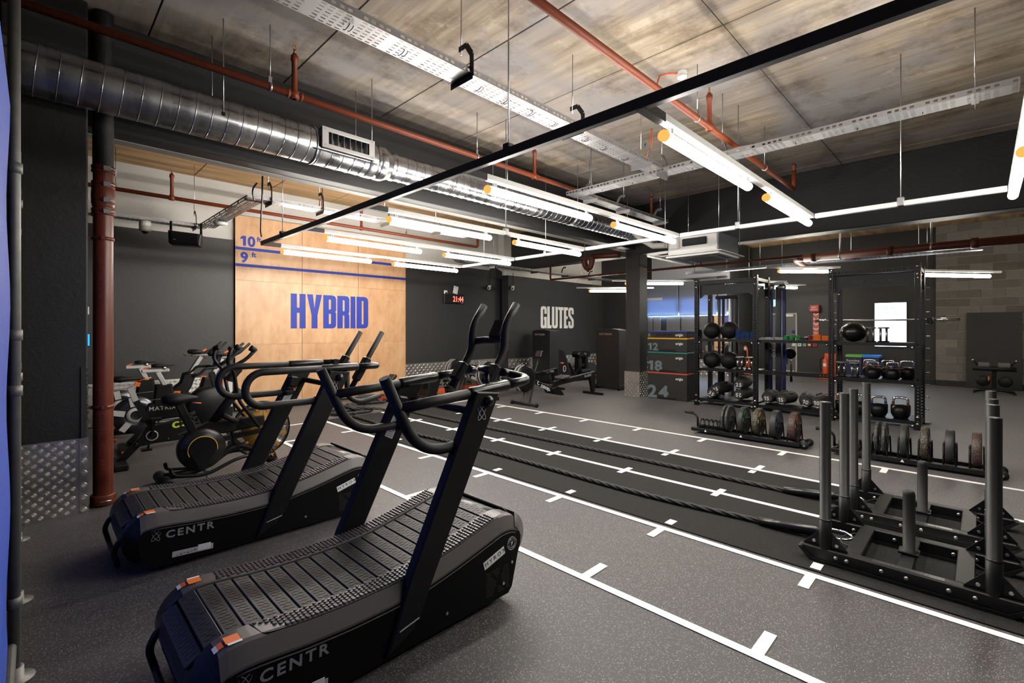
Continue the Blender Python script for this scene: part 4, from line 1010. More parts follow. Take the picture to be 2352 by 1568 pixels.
for s, y0, y1 in ((-1, -.66, -1.0), (1, .70, 1.0)): B().cyl((0, y0, 0), (0, y1, 0), .026, seg=14).obj('sleeve', CHROME, br); B().cyl((0, y0 + .0 * s, 0), (0, y0 + .03 * s, 0), .036, seg=14).obj('collar', CHROME, br)
# cable columns behind the rig
cc = thing('cable_column', 'dark blue-grey cable pulley column with white vertical lettering', 'cable machine', (10.85, 3.02, 0))
NAVYM = mat('slate_column', (.035, .038, .052), .4)
B().box((0, -.03, 1.22), (.10, .11, 2.44), bev=.008).obj('column', NAVYM, cc); 
for y in (.12, -.13):
    b = B(); perf(b, 2.4, .05, .045, 1, (.6, .25), (-.04, y - .025, .02), (0, 0, 1), (0, 1, 0)); perf(b, 2.4, .05, .045, 1, (.6, .25), (.02, y - .025, .02), (0, 0, 1), (0, 1, 0)); b.box((-.01, y, 1.22), (.01, .03, 2.4)); b.obj('slotted_rail', mat('indigo_rail', (.02, .03, .14), .4), cc)
text('origin', .16, LGREY, cc, (-.0515, .02, .98), (PI / 2, -PI / 2, -PI / 2), bold=.003, xs=1.1)
B().box((-.02, -.17, 1.0), (.07, .05, .28), bev=.006).obj('carriage', mat('indigo_carriage', (.02, .035, .16), .4), cc); B().lathe([(0, -.03), (.10, -.03), (.11, 0), (.10, .03), (0, .03)], (-.02, -.24, 1.07), axis='X', seg=18).obj('pulley', BLACKP, cc); B().cyl((-.02, -.26, .97), (-.02, -.26, .84), .008, seg=8).obj('carabiner', CHROME, cc); B().cyl((-.02, -.26, .84), (-.02, -.26, .50), .016, .026, seg=10).obj('strap', BLACKR, cc)
B().box((-.02, 0, 2.50), (.30, .34, .05)).lathe([(0, -.02), (.07, -.02), (.07, .02), (0, .02)], (-.1, .1, 2.42), axis='X', seg=14).lathe([(0, -.02), (.07, -.02), (.07, .02), (0, .02)], (-.1, -.12, 2.42), axis='X', seg=14).obj('pulley_block', STEEL, cc); B().tube([(-.1, .09, 2.4), (-.08, .09, .1)], .004, 5).obj('cable', BLACK, cc); B().box((0, 0, .03), (.5, .6, .06), bev=.01).obj('base', BLACK, cc)
c2 = thing('cable_column', 'black cable pulley column behind the left bay of the rig', 'cable machine', (10.85, 4.03, 0))
for y, m in ((.17, GREYP), (.08, BLACK), (-.06, ALU), (-.12, GREYP), (-.22, BLACK)): B().box((0, y, 1.12), (.06, .045, 2.24), bev=.004).obj('column', m, c2)
B().box((0, 0, .05), (.5, .5, .10), bev=.01).obj('base', BLACK, c2); B().box((0, 0, 2.27), (.12, .48, .07), bev=.008).obj('head', BLACK, c2)
for k in range(12): B().box((.0, .12, .30 + k * .032), (.16, .07, .028)).obj('weight_plate', BLACKP, c2)

# ---- things on the rig
def ball(x, y, z, r, lab, grp='soft wall balls on the rig'):
    t = thing('wall_ball', lab, 'ball', (x, y, z), group=grp)
    B().ball((0, 0, r * .97), r, 28, 18, (1, 1, .97)).obj('cover', BLACKR, t)
    b = B()
    for k in range(4):
        b.tube([(r * 1.003 * math.sin(a) * math.cos(k * PI / 4), r * 1.003 * math.sin(a) * math.sin(k * PI / 4), r * .97 + r * .975 * math.cos(a)) for a in [PI * i / 16 for i in range(17)]], .0022, 4)
    b.obj('seam', BLACKS, t)
ball(9.95, 4.00, 1.37, .172, 'black wall ball, left of two on the top left shelf'); ball(9.95, 3.65, 1.37, .178, 'black wall ball on the top left shelf beside blue bands')
ball(9.95, 4.00, .766, .172, 'black wall ball, left of two on the middle shelf'); ball(9.95, 3.65, .766, .178, 'black wall ball on the middle shelf beside chrome stands')
bo = thing('stability_ball', 'glossy black stability ball on the top right shelf', 'ball', (9.97, 1.59, 1.35)); B().ball((0, 0, .165), .19, 30, 20, (1, 1, .87)).obj('ball', BLACKS, bo)
b = B()
for k in range(40):
    a = math.radians(-20 + 220 * k / 39); b.ball((-.02 + .003 * (k % 2), .19 * math.cos(a), .165 + .165 * math.sin(a)), .006, 5, 4)
o = b.obj('rim_studs', ALU, bo); o['kind'] = 'stuff'
def stand(x, y, z, lab, h=.23, m=CHROME):
    t = thing('push_up_stand', lab, 'exercise stand', (x, y, z), group='upright chrome exercise stands')
    B().lathe([(0, 0), (.075, 0), (.08, .006), (.08, .02), (0, .022)], seg=14).obj('base_plate', BLACKP, t); B().lathe([(0, h), (.08, h), (.082, h + .008), (.082, h + .022), (.07, h + .028), (0, h + .028)], seg=14).obj('top_plate', mat('dull_grey_top', (.2, .2, .2), .4, .5), t)
    for s in (-1, 1): B().cyl((0, s * .04, .02), (0, s * .04, h), .018, seg=12).obj('chrome_column', m, t)
stand(9.86, 3.42, .766, 'chrome exercise stand beside the middle-shelf wall ball'); stand(9.86, 3.24, .766, 'chrome exercise stand at the end of the left middle shelf')
stand(9.86, 1.74, .75, 'chrome exercise stand at the left end of the right middle shelf'); stand(9.86, 1.55, .75, 'chrome exercise stand beside the middle-shelf kettlebells'); 
stand(10.1, 1.37, 1.35, 'pale exercise stand beside the stability ball', .225, ALU); stand(10.1, 1.19, 1.35, 'pale exercise stand in front of the lit screen', .225, ALU)
def kettlebell(x, y, z, k, lab, band):
    t = thing('kettlebell', lab, 'kettlebell', (x, y, z), rz=random.uniform(-.12, .12), group='competition kettlebells on the rig')
    B().lathe([(0, 0), (.075 * k, 0), (.092 * k, .008 * k), (.118 * k, .06 * k), (.125 * k, .11 * k), (.118 * k, .155 * k), (.09 * k, .195 * k), (.04 * k, .213 * k), (0, .215 * k)], seg=24).obj('body', BLACKP, t)
    for s in (-1, 1):
        B().box((0, s * .092 * k, .165 * k), (.05 * k, .062 * k, .09 * k), bev=.012 * k).obj('horn_base', BLACKP, t); B().cyl((0, s * .093 * k, .208 * k), (0, s * .091 * k, .222 * k), .022 * k, seg=12).obj('colour_band', band, t)
    B().tube(fillet([(0, -.092 * k, .215 * k), (0, -.088 * k, .318 * k), (0, .088 * k, .318 * k), (0, .092 * k, .215 * k)], .05 * k, 8), .0185 * k, 12).obj('handle', CHROME, t)
RB_ = mat('red_band', (.35, .03, .02), .4); BB_ = mat('blue_band', (.03, .10, .45), .4); OB_ = mat('orange_band', (.7, .22, .02), .4)
kettlebell(9.93, 1.72, .125, 1.0, 'kettlebell with orange bands behind the shortest-looking sled post', OB_); kettlebell(9.97, 1.49, .125, 1.0, 'kettlebell mostly hidden between two sled posts', RB_)
kettlebell(9.93, 1.235, .125, 1.0, 'kettlebell with blue bands on the bottom right shelf', BB_); kettlebell(9.93, .95, .125, 1.04, 'kettlebell with red bands at the right end of the bottom shelf', RB_)
kettlebell(9.86, 1.30, .75, .86, 'front kettlebell, left one, on the right middle shelf', RB_); kettlebell(9.86, 1.04, .75, .86, 'front kettlebell, right one, on the right middle shelf', RB_)
kettlebell(10.20, 1.39, .75, .90, 'rear kettlebell behind the left front one on the middle shelf', RB_); kettlebell(10.20, 1.14, .75, .90, 'rear kettlebell in the centre of the middle shelf', BB_); kettlebell(10.12, .88, .75, .92, 'rear kettlebell with blue bands against the right upright', BB_)
# sandbags
BAGM = mat('black_bag_cloth', (.013, .013, .013), .7, bump=.3, bscale=120); BAGG = mat('charcoal_bag_cloth', (.035, .034, .034), .7)
def bag(x, y, z, rz, tilt, figs, lab, flip=False, s=1.):
    global num_seed; num_seed = x * 40 + y * 25
    t = thing('sandbag', lab, 'sandbag', (x, y, z), rot=(tilt, 0, rz), group='numbered sandbags on the bottom shelf')
    o = B().lathe([(0, -.27 * s), (.085 * s, -.265 * s), (.105 * s, -.22 * s), (.118 * s, -.1 * s), (.112 * s, 0), (.12 * s, .1 * s), (.105 * s, .22 * s), (.08 * s, .265 * s), (0, .27 * s)], (0, 0, .115 * s), axis='X', seg=14, smooth=True).obj('body', BAGM, t)
    for v in o.data.vertices:
        k = 1 + .10 * math.sin(v.co.x * 31 + num_seed + v.co.y * 17) + .05 * math.sin(v.co.z * 60); v.co.y *= 1.06 * k; v.co.z = .115 * s + (v.co.z - .115 * s) * .90 * k + (.02 if v.co.z > .115 * s else .012)
    B().box((.02 * s, 0, .225 * s), (.16 * s, .20 * s, .012), bev=.004).obj('top_panel', BAGG, t)
    hexa = [(.085 * s * math.cos(a), .07 * s * math.sin(a)) for a in [k * PI / 3 for k in range(6)]]
    shape2d([hexa], BAGG, t, 'end_patch', (-.271 * s, 0, .115 * s), R_NX)
    num(figs, .095 * s, WHITEV, t, (-.2735 * s, .055 * s * (-1 if flip else 1), (.08 if not flip else .15) * s), (PI / 2, PI if flip else 0, -PI / 2), bold=.002)
    text('origin', .036 * s, WHITEV, t, (-.255 * s, .05 * s * (-1 if flip else 1), (.035 if not flip else .19) * s), (PI / 2 - .3, PI if flip else 0, -PI / 2), bold=.0008)
    B().tube(fillet([(-.16 * s, .05, .222 * s), (-.12 * s, .06, .245 * s), (.12 * s, .06, .245 * s), (.16 * s, .05, .222 * s)], .03), .014, 6).obj('strap_handle', BAGG, t)
bag(10.02, 4.03, .155, .15, .5, '35', 'sandbag marked 35 lying at the left end of the bottom shelf'); bag(10.04, 3.77, .24, -.2, -.35, '35', 'sandbag marked 35 leaning on top of its neighbour')
bag(10.04, 3.40, .155, -.05, 0, '25', 'lower sandbag with upside-down 25', True); bag(10.04, 3.42, .36, .05, 0, '25', 'upper sandbag marked 25 stacked on another')
bag(10.02, 2.90, .15, .05, 0, '15', 'sandbag marked 15 at the left end of the middle bay'); bag(10.02, 2.62, .15, -.1, 0, '15', 'second sandbag marked 15 in the middle bay')
bag(10.02, 2.33, .15, .2, .25, '10', 'slumped sandbag with creased face in the middle bay'); bag(10.02, 2.05, .15, -.1, 0, '10', 'sandbag marked 10 at the right of the middle bay')
# bands, straps
TEAL = mat('petrol_blue_foam', (.012, .045, .16), .7)
def folded(x, y, z, w, h, m, rz=0., name='folded_band', dp=.10):
    b = B(); n = 3
    for k in range(n): b.box((0, 0, h * (k + .5) / n), (dp, w, h / n * .86), bev=h * .12)
    b.box((dp * .42, 0, h / 2), (dp * .16, w, h * .9), bev=h * .15)
    o = b.obj(name, m); o.location = (x, y, z); o.rotation_euler = (0, 0, rz); return o
for i in range(4):
    for j in range(4 if i else 5):
        o = folded(9.86 + random.uniform(-.012, .012), 3.44 - .088 * i, 1.37 + .037 * j, .084, .036, TEAL, random.uniform(-.1, .1)); tag(o, 'petrol blue folded resistance band stacked on the top left shelf', 'band', 'petrol blue folded bands')
WB = mat('grey_white_band', (.36, .36, .35), .7); GB = mat('green_band', (.02, .24, .06), .6); DRB = mat('dark_red_band', (.24, .03, .02), .6); PUR = mat('dark_purple_band', (.03, .02, .035), .6)
for k in range(5): tag(folded(9.84 + .02 * (k % 2), 2.99 - .083 * k, 1.365, .08, .05 if k % 2 else .042, WB, .2 - .1 * k), 'grey-white folded band in the row on the middle top shelf', 'band', 'grey-white folded bands')
for k, (y, z, h) in enumerate(((2.58, 1.365, .085), (2.49, 1.365, .05), (2.47, 1.415, .045), (2.39, 1.365, .078))): tag(folded(9.83, y, z, .075, h, GB, .1 * k - .15), 'green folded band in the small pile on the middle top shelf', 'band', 'green folded bands')
tag(folded(9.84, 2.29, 1.365, .10, .05, PUR), 'dark purple folded band between green and red ones', 'band')
for k in range(2): tag(folded(9.82, 2.205 - .06 * k, 1.365, .058, .09, DRB, .3), 'dark red folded band beside the orange stack', 'band', 'dark red folded bands')
for k in range(3): tag(folded(9.81, 2.085, 1.365 + .034 * k, .12, .034, ORANGE, 0), 'orange folded band in the left orange stack', 'band', 'orange bands in the left stack')
for k in range(2): tag(folded(9.83, 1.965, 1.365 + .042 * k, .115, .042, ORANGE, .1), 'orange folded band in the right orange stack', 'band', 'orange bands in the right stack')
tag(folded(9.95, 2.25, 1.41, .14, .02, WHITE, .3), 'white folded strap behind the red bands', 'band')

# ================================================================== FOAM PLYO BOXES
FOAM = mat('black_foam_vinyl', (.016, .0155, .0145), .6, bump=.15, bscale=60); NUM = mat('slate_numerals', (.15, .19, .21), .6)
z = 0
for (h, figs, m, lab, sz) in ((.605, '24', mat('coral_edge', (.55, .10, .055), .5), 'black foam jump box numbered 24 with coral edge, bottom of the stack', .38), (.457, '18', mat('green_edge', (.02, .22, .17), .5), 'black foam jump box numbered 18 with green edge', .31),
                             (.315, '12', mat('amber_edge', (.75, .40, .02), .5), 'black foam jump box numbered 12 with yellow edge', .225), (.155, '6', mat('cobalt_edge', (.03, .05, .30), .5), 'thin black foam jump box numbered 6 with blue edge, top of the stack', .12)):
    t = thing('foam_jump_box', lab, 'box', (10.17, 4.99, z), group='stacked foam jump boxes'); dx = {'24': 0, '18': .0, '12': -.0, '6': .0}[figs]
    B().box((0, 0, (h - .04) / 2), (.48, .93, h - .042), bev=.006).obj('body', FOAM, t); B().box((0, 0, h - .022), (.49, .945, .036), bev=.006).obj('colour_edge', m, t)
    num(figs, sz, NUM, t, (-.2415, .46, .03 if figs != '6' else .02), R_NX, bold=.012 * sz / .3, xs=1.15)
    text('origin', .075, WHITEV, t, (-.2415, -.20, h - .155 if figs != '6' else .035), R_NX, bold=.003)
    if figs != '6': B().box((-.241, -.02, .03), (.004, .40, .045)).obj('velcro_flap', BLACKR, t)
    else: B().box((-.241, .05, .06), (.004, .40, .06)).obj('velcro_flap', BLACKR, t)
    z += h

# ================================================================== PLATE CARTS
def plate(x, y, r, th, base, fleck, lab, grp, tint=None):
    t = thing('bumper_plate', lab, 'weight plate', (x, y, .062 + r), group=grp)
    B().lathe([(.026, -th / 2), (.05, -th / 2), (.052, -th / 2 + .006), (r - .035, -th / 2 + .006), (r - .02, -th / 2), (r - .006, -th / 2), (r, -th / 2 + .006), (r, th / 2 - .006), (r - .006, th / 2), (r - .02, th / 2), (r - .035, th / 2 - .006), (.052, th / 2 - .006), (.05, th / 2), (.026, th / 2), (.026, -th / 2)], axis='Y', seg=36).obj('plate_body', fleck, t)
    B().lathe([(.025, -th / 2 - .001), (.034, -th / 2 - .001), (.034, th / 2 + .001), (.025, th / 2 + .001), (.025, -th / 2 - .001)], axis='Y', seg=18).obj('hub_ring', STEEL, t)
    if tint:
        for a, s_ in ((60, 'origin'), (180, 'origin'), (300, 'KG')):
            b = math.radians(a); text(s_, .05, tint, t, (-.13 * math.cos(b) - .05 * math.sin(b), -th / 2 + .0045, .13 * math.sin(b) - .05 * math.cos(b)), (PI / 2, b - PI / 2, 0), bold=.002)
        B().box((-.13, -th / 2 + .004, .03), (.03, .002, .05)).obj('printed_block', tint, t)
WFK = m_speck('fleck_white', (.014, .014, .014), (.5, .48, .42)); YFK = m_speck('fleck_yellow', (.016, .015, .014), (.55, .42, .15), 150, .66); RFK = m_speck('fleck_red', (.022, .018, .017), (.5, .14, .07), 160, .66); PLN = m_speck('fleck_none', (.014, .014, .0145), (.05, .05, .05)); GFK = m_speck('fleck_green', (.014, .0145, .014), (.05, .16, .08), 160, .85)
TG = mat('print_green', (.02, .32, .08), .5); TY = mat('print_gold', (.60, .42, .10), .5); TB = mat('print_blue', (.04, .12, .5), .5); TR = mat('print_orange', (.85, .13, .02), .5)
def cart(xa, y0, y1, side, label):
    """y0: handle end, y1: wheel end"""
    t = thing('plate_cart', label, 'plate rack', (xa + .17, 0, 0), group='bumper plate carts')
    for x in (-.15, .15): B().box((x, (y0 - .42 + y1) / 2, .055), (.045, y0 - .42 - y1, .05), bev=.003).box((x, y0 - .2, .06), (.045, .44, .045), bev=.003).obj('rail', BLACK, t)
    B().box((0, (y0 + y1) / 2, .045), (.28, y0 - y1 - .02, .006)).obj('tray_floor', BLACKS, t)
    for y in (y0 - .02, y1 + .02, y0 - .44): B().box((0, y, .05), (.30, .04, .04)).obj('cross_bar', BLACK, t)
    for y in (y0 - .7, y0 - .2): shape2d([[(-.018, -.012), (.018, -.012), (0, .02)]], WHITEV, t, 'warning_triangle', (-.1735, y, .055), R_NX)
    for k in range(6):
        y = y0 - .08 - .065 * k
        B().tube(fillet([(-.10, y, .08), (-.06, y, .20), (.06, y, .20), (.10, y, .08)], .06), .011, 8).obj('change_plate_hoop', BLACK, t)
    h_ = B().tube(fillet([(0, y0 - .01, .08), (0, y0 - .01, .26), (0, y0 + .19, .275)], .10), .016, 10).obj('tow_handle', BLACK, t); B().tube([(0, y0 + .06, .273), (0, y0 + .19, .276)], .021, 10).obj('grip', BLACKR, h_)
    for x in (-.12, .12): w_ = B().lathe([(0, -.022), (.045, -.022), (.05, -.012), (.05, .012), (.045, .022), (0, .022)], (x, y1 - .045, .052), axis='X', seg=18).obj('wheel', BLACKR, t); B().cyl((x - .03, y1 - .045, .052), (x + .03, y1 - .045, .052), .014, seg=10).obj('wheel_hub', STEEL, w_)
    return t
def divider(t, y, h=.30):
    B().tube(fillet([(-.155, y, .08), (-.10, y, h), (.10, y, h), (.155, y, .08)], .08), .009, 8).obj('divider_hoop', BLACK, t)
c1 = cart(7.05, 3.13, 1.70, 1, 'loaded black plate cart with tow handle, on the left'); c2_ = cart(7.05, 1.36, -.10, 1, 'loaded black plate cart partly behind the sled posts')
PG = 'bumper plates on the left cart'; PH = 'bumper plates on the right cart'
for (y, th, m, tint, la) in ((2.69, .032, WFK, None, 'white-flecked thin, first from the tow handle'), (2.635, .034, WFK, None, 'white-flecked thin, second from the tow handle'), (2.44, .060, GFK, TG, 'with green print'), (2.245, .068, YFK, TY, 'yellow-flecked, gold print'), (2.02, .074, PLN, TB, 'with blue print'), (1.795, .080, RFK, TR, 'red-flecked, orange print, beside the wheels')):
    plate(7.22, y, .195, th, None, m, 'black bumper plate on the left cart, ' + la, PG, tint)
for y in (2.735, 2.60, 2.49, 2.395, 2.295, 2.195, 2.07, 1.97, 1.85, 1.745): divider(c1, y)
for (y, th, m, tint, la) in ((.905, .032, WFK, None, 'white-flecked thin, left one of a pair'), (.835, .034, WFK, None, 'white-flecked thin, right one of a pair'), (.655, .060, GFK, TG, 'with green print'), (.47, .068, YFK, TY, 'yellow-flecked'), (.26, .074, PLN, TB, 'with plain dull rim'), (.045, .080, RFK, TR, 'red-flecked, nearest the right edge')):
    plate(7.22, y, .195, th, None, m, 'black bumper plate on the right cart, ' + la, PH, tint)
for y in (.95, .80, .70, .61, .52, .42, .31, .21, .10, -.01): divider(c2_, y)
# ================================================================== WALL PIECES AND SIGNS
pw = thing('plywood_wall', 'tall pale plywood training wall with blue lettering and height lines', 'wall panel', (4.53, 9.98, 0))
sh = B().box((0, 0, 0), (1.226, .018, 1.214), bev=.0015).mesh('plywood_sheet'); sh.materials.append(PLY)
for i in range(3):
    for j in range(3): link(sh, 'plywood_sheet', None, pw, (-1.233 + 1.233 * i, -.039, .655 + 1.216 * j + .01))
B().box((0, -.012, 1.87), (3.68, .036, 3.66)).obj('backing_frame', mat('dark_batten', (.03, .025, .02), .8), pw)
B().box((0, -.0487, 3.09), (3.695, .001, .055)).obj('height_line', BLUE, pw); B().box((0, -.0487, 2.775), (3.695, .001, .055)).obj('height_line', BLUE, pw)
def digit(s, size, x, z, bold): (num if s[0] in '19' else text)(s, size, BLUE, pw, (x - 4.53, -.0487, z), R_NY, bold=bold, xs=1.)
digit('10', .265, 2.77, 3.145, .010); digit('ft', .13, 3.055, 3.25, .004); digit('9', .265, 2.77, 2.835, .010); digit('ft', .13, 2.965, 2.945, .004)
def fpoly(pts, n=5):
    """closed polygon, points (x, y[, fillet radius])"""
    out = []; N = len(pts)
    for i in range(N):
        p = Vector(pts[i][:2]); r = pts[i][2] if len(pts[i]) > 2 else 0
        if not r: out.append(tuple(p)); continue
        a, b_ = Vector(pts[i - 1][:2]) - p, Vector(pts[(i + 1) % N][:2]) - p
        k = min(r, a.length * .5, b_.length * .5); s, e = p + a.normalized() * k, p + b_.normalized() * k
        for j in range(n + 1):
            t = j / n; out.append(tuple(s * (1 - t) ** 2 + p * 2 * t * (1 - t) + e * t * t))
    return out
R_ = .13
LET = {
 'H': (.40, [[(0, 0), (0, 1), (.165, 1), (.165, .60), (.235, .60), (.235, 1), (.40, 1), (.40, 0), (.235, 0), (.235, .45), (.165, .45), (.165, 0)]]),
 'Y': (.42, [[(0, 1), (.165, 1), (.21, .60), (.255, 1), (.42, 1), (.295, .40), (.295, 0), (.125, 0), (.125, .40)]]),
 'B': (.38, [[(0, 0), (0, 1), (.38, 1, R_), (.38, .53, .07), (.345, .50, .02), (.38, .47, .07), (.38, 0, R_)], [(.165, .57), (.165, .87), (.225, .87, .04), (.225, .57, .04)], [(.165, .13), (.165, .44), (.225, .44, .04), (.225, .13, .04)]]),
 'R': (.37, [[(0, 0), (0, 1), (.37, 1, R_), (.37, .49, .06), (.335, .46, .02), (.37, .42, .06), (.37, 0), (.215, 0), (.215, .40, .03), (.165, .40), (.165, 0)], [(.165, .53), (.165, .87), (.22, .87, .04), (.22, .53, .04)]]),
 'I': (.155, [[(0, 0), (0, 1), (.155, 1), (.155, 0)]]),
 'D': (.38, [[(0, 0), (0, 1), (.38, 1, .15), (.38, 0, .15)], [(.165, .13), (.165, .87), (.225, .87, .05), (.225, .13, .05)]]),
 'G': (.40, [[(.40, .66), (.40, 1, .16), (0, 1, .16), (0, 0, .16), (.25, 0, .05), (.28, .06), (.29, 0), (.40, 0), (.40, .52), (.22, .52), (.22, .38), (.245, .38), (.245, .13, .045), (.155, .13, .045), (.155, .87, .045), (.245, .87, .045), (.245, .66)]]),
 'L': (.28, [[(0, 0), (0, 1), (.165, 1), (.165, .14), (.28, .14), (.28, 0)]]),
 'U': (.40, [[(0, 1), (0, 0, .16), (.40, 0, .16), (.40, 1), (.245, 1), (.245, .13, .045), (.155, .13, .045), (.155, 1)]]),
 'T': (.36, [[(.0, 1), (.36, 1), (.36, .86), (.2625, .86), (.2625, 0), (.0975, 0), (.0975, .86), (0, .86)]]),
 'E': (.29, [[(0, 0), (0, 1), (.29, 1), (.29, .86), (.165, .86), (.165, .58), (.28, .58), (.28, .44), (.165, .44), (.165, .14), (.29, .14), (.29, 0)]]),
 'S': (.40, [[(.40, .68), (.40, 1, .16), (0, 1, .16), (0, .60, .06), (.245, .36, .05), (.245, .13, .045), (.155, .13, .045), (.155, .33), (0, .33), (0, 0, .16), (.40, 0, .16), (.40, .42, .06), (.155, .66, .05), (.155, .87, .045), (.245, .87, .045), (.245, .68)]]),
}
def word(s, x0, x1, z0, h, y, m, parent, off):
    gap = .035; tot = sum(LET[c][0] for c in s) + gap * (len(s) - 1); k = (x1 - x0) / tot; x = x0
    for c in s:
        shape2d([fpoly(p) for p in LET[c][1]], m, parent, 'letter', (x - off[0], y - off[1], z0 - off[2]), R_NY, (k, h, 1), .0006); x += (LET[c][0] + gap) * k
word('HYBRID', 3.685, 5.39, 1.58, .708, 9.931, BLUE, pw, (4.53, 9.98, 0))
gl = thing('wall_lettering', 'white condensed letters painted on the dark wall behind the black tower machine', 'sign', (11.83, 9.648, 1.585))
word('GLUTES', 11.0, 12.66, 1.585, .68, 9.648, WHITEV, gl, (11.83, 9.648, 1.585))

# mirrors and blinds on the far wall
MX = 15.69
mr = thing('wall_mirror', 'frameless wall mirror and grey boards under the blinds, reflecting the plywood wall', 'mirror', (MX, 7.2, .55))
MIR = mat('mirror_glass', (.82, .82, .81), .02, 1.)
B().box((-.01, 6.24 - 7.2, .72), (.012, .98, 1.44)).obj('mirror_pane', MIR, mr)
PB = mat('grey_wall_board', (.15, .145, .135), .6)
for y, w in ((7.05, .60), (7.64, .50), (8.25, .28), (8.52, .2)): B().box((-.01, y - 7.2, .72), (.02, w - .01, 1.44)).obj('wall_board', PB, mr)
B().box((-.02, 7.3 - 7.2, .28 - .55), (.02, 3.1, .56)).obj('tread_plate', PLATE, mr)
o = plate_bumps(B(), 3.0, .5, .085, (-.032, 1.55, -.52), (0, -1, 0), (-1, 0, 0), False).obj('plate_lozenges', PLATE, mr); o['kind'] = 'stuff'
BLD, nt, bb, tc = nodes_of('blind_fabric', .9)
nt.nodes.remove(bb); df = nt.nodes.new('ShaderNodeBsdfDiffuse'); tr = nt.nodes.new('ShaderNodeBsdfTranslucent'); ms = nt.nodes.new('ShaderNodeMixShader')
df.inputs[0].default_value = (.33, .34, .36, 1); tr.inputs[0].default_value = (.40, .44, .5, 1); ms.inputs[0].default_value = .5
nt.links.new(df.outputs[0], ms.inputs[1]); nt.links.new(tr.outputs[0], ms.inputs[2]); nt.links.new(ms.outputs[0], nt.nodes['Material Output'].inputs[0])
BLUEL = m_emit('added_strip_glow', (.45, .66, 1), 320.); BLUEW = m_emit('added_panel_glow', (.22, .42, 1), 8.)  # emitters for the added glow behind the blinds
for i, (y0, y1, lab) in enumerate(((8.63, 7.42, 'grey roller blind glowing blue at its hem, next to the middle column'), (7.39, 6.12, 'grey-blue roller blind with glowing hem above the stacked foam boxes'), (6.08, 5.80, 'narrow blue roller blind behind the left bay of the rig'))):
    t = thing('roller_blind', lab, 'blind', (MX - .08, (y0 + y1) / 2, 2.03), group='roller blinds')
    w = y0 - y1
    B().box((-.01, 0, .60), (.003, w, 1.2)).obj('fabric', BLD, t)
    B().box((-.01, 0, .0), (.014, w, .02)).obj('hem_bar', ALU, t)
    B().cyl((0, -w / 2, 1.2), (0, w / 2, 1.2), .03, seg=12).obj('roller', GREYP, t)
    B().tube([(-.02, -w / 2 + .03, 1.2), (-.02, -w / 2 + .03, .4)], .003, 5).obj('chain', WHITE, t)
    B().box((.055, 0, .03), (.02, w - .02, .03)).obj('added_glow_strip', BLUEL, t); B().box((.066, 0, .30), (.006, w - .10, .52)).obj('added_glow_panel', BLUEW, t)  # hidden strip and panel, both added to make the fabric glow blue
up = struct(B().box((MX - .005, 7.1, 3.75), (.03, 2.7, 1.2)), 'wall_right_mirrors_upper', mat('pale_blue_wall', (.36, .37, .40), .8))
nd = thing('wall_notice', 'small white notice strip on the blind beside the middle column', 'notice', (MX - .11, 8.45, 2.62)); B().box((0, 0, 0), (.006, .9, .09)).obj('strip', WHITE, nd)

# end wall: door, screen, signs
EX = 17.78
dr = struct(B().box((17.79, 4.80, 1.02), (.02, .80, 2.04)), 'door_1', mat('grey_door', (.085, .085, .085), .5))
B().box((17.775, 4.375, 1.03), (.05, .045, 2.06)).box((17.775, 5.225, 1.03), (.05, .045, 2.06)).box((17.775, 4.80, 2.07), (.05, .9, .045)).obj('door_frame', mat('pale_frame', (.33, .33, .32), .5), dr)
B().box((17.77, 4.61, 2.01), (.05, .28, .07), bev=.01).obj('door_closer', WHITE, dr); B().box((17.775, 4.45, 1.05), (.02, .11, .11)).obj('lock_plate', ALU, dr)
B().lathe([(0, -.012), (.058, -.01), (.058, 0)], (17.78, 4.45, 1.47), axis='X', seg=20).obj('fire_door_disc', mat('navy_sign', (.03, .04, .25), .5), dr); B().box((17.76, 4.8, .10), (.012, .72, .18)).obj('kick_plate', ALU, dr)
ex = thing('exit_sign', 'lit turquoise emergency exit sign above the grey door', 'sign', (EX, 4.9, 2.44))
EXG = m_emit('exit_green', (.02, .75, .62), 1.6); EXW = m_emit('exit_white', (.8, 1, .97), 2.2)
B().box((-.02, 0, 0), (.04, .34, .25), bev=.005).obj('case', WHITE, ex); B().box((-.0425, 0, 0), (.004, .32, .22)).obj('face', EXG, ex)
B().box((-.046, .115, 0), (.003, .06, .18)).obj('door_symbol', EXW, ex)
shape2d([[(-.06, .03), (-.02, .07), (-.02, .05), (.05, .05), (.05, .0), (-.02, .0), (-.02, -.02)]], EXW, ex, 'arrow', (-.046, -.02, -.02), R_NX); B().ball((-.046, -.02, .055), .02, 8, 6, (.15, 1, 1)).obj('head_symbol', EXW, ex)
tv = thing('display_screen', 'bright vertical white display screen on the far dark wall', 'screen', (EX, 1.93, 1.69))
B().box((-.03, 0, 0), (.06, .76, 1.31), bev=.008).obj('case', BLACKP, tv); TVW = m_emit('screen_white', (.78, .88, 1), 6.); TVC = m_emit('screen_cyan', (.03, .55, .62), 1.)
B().box((-.061, 0, 0), (.004, .73, 1.28)).obj('screen', TVW, tv)
text('BREAK PBS', .155, TVC, tv, (-.0645, .30, .43), R_NX, bold=.002, xs=.58); text('NOT RULES', .155, TVC, tv, (-.0645, .30, .28), R_NX, bold=.002, xs=.58)
B().box((-.064, -.0, -.20), (.001, .45, .012)).obj('text_line', mat('screen_text', (.5, .55, .6), .6), tv)
hp = thing('help_point', 'red help point box with white arrows strip down the wall', 'sign', (EX, 3.82, 1.10))
REDS = mat('help_red', (.42, .035, .02), .5)
B().box((-.11, 0, 1.12), (.22, .24, .21), bev=.006).obj('box', REDS, hp)
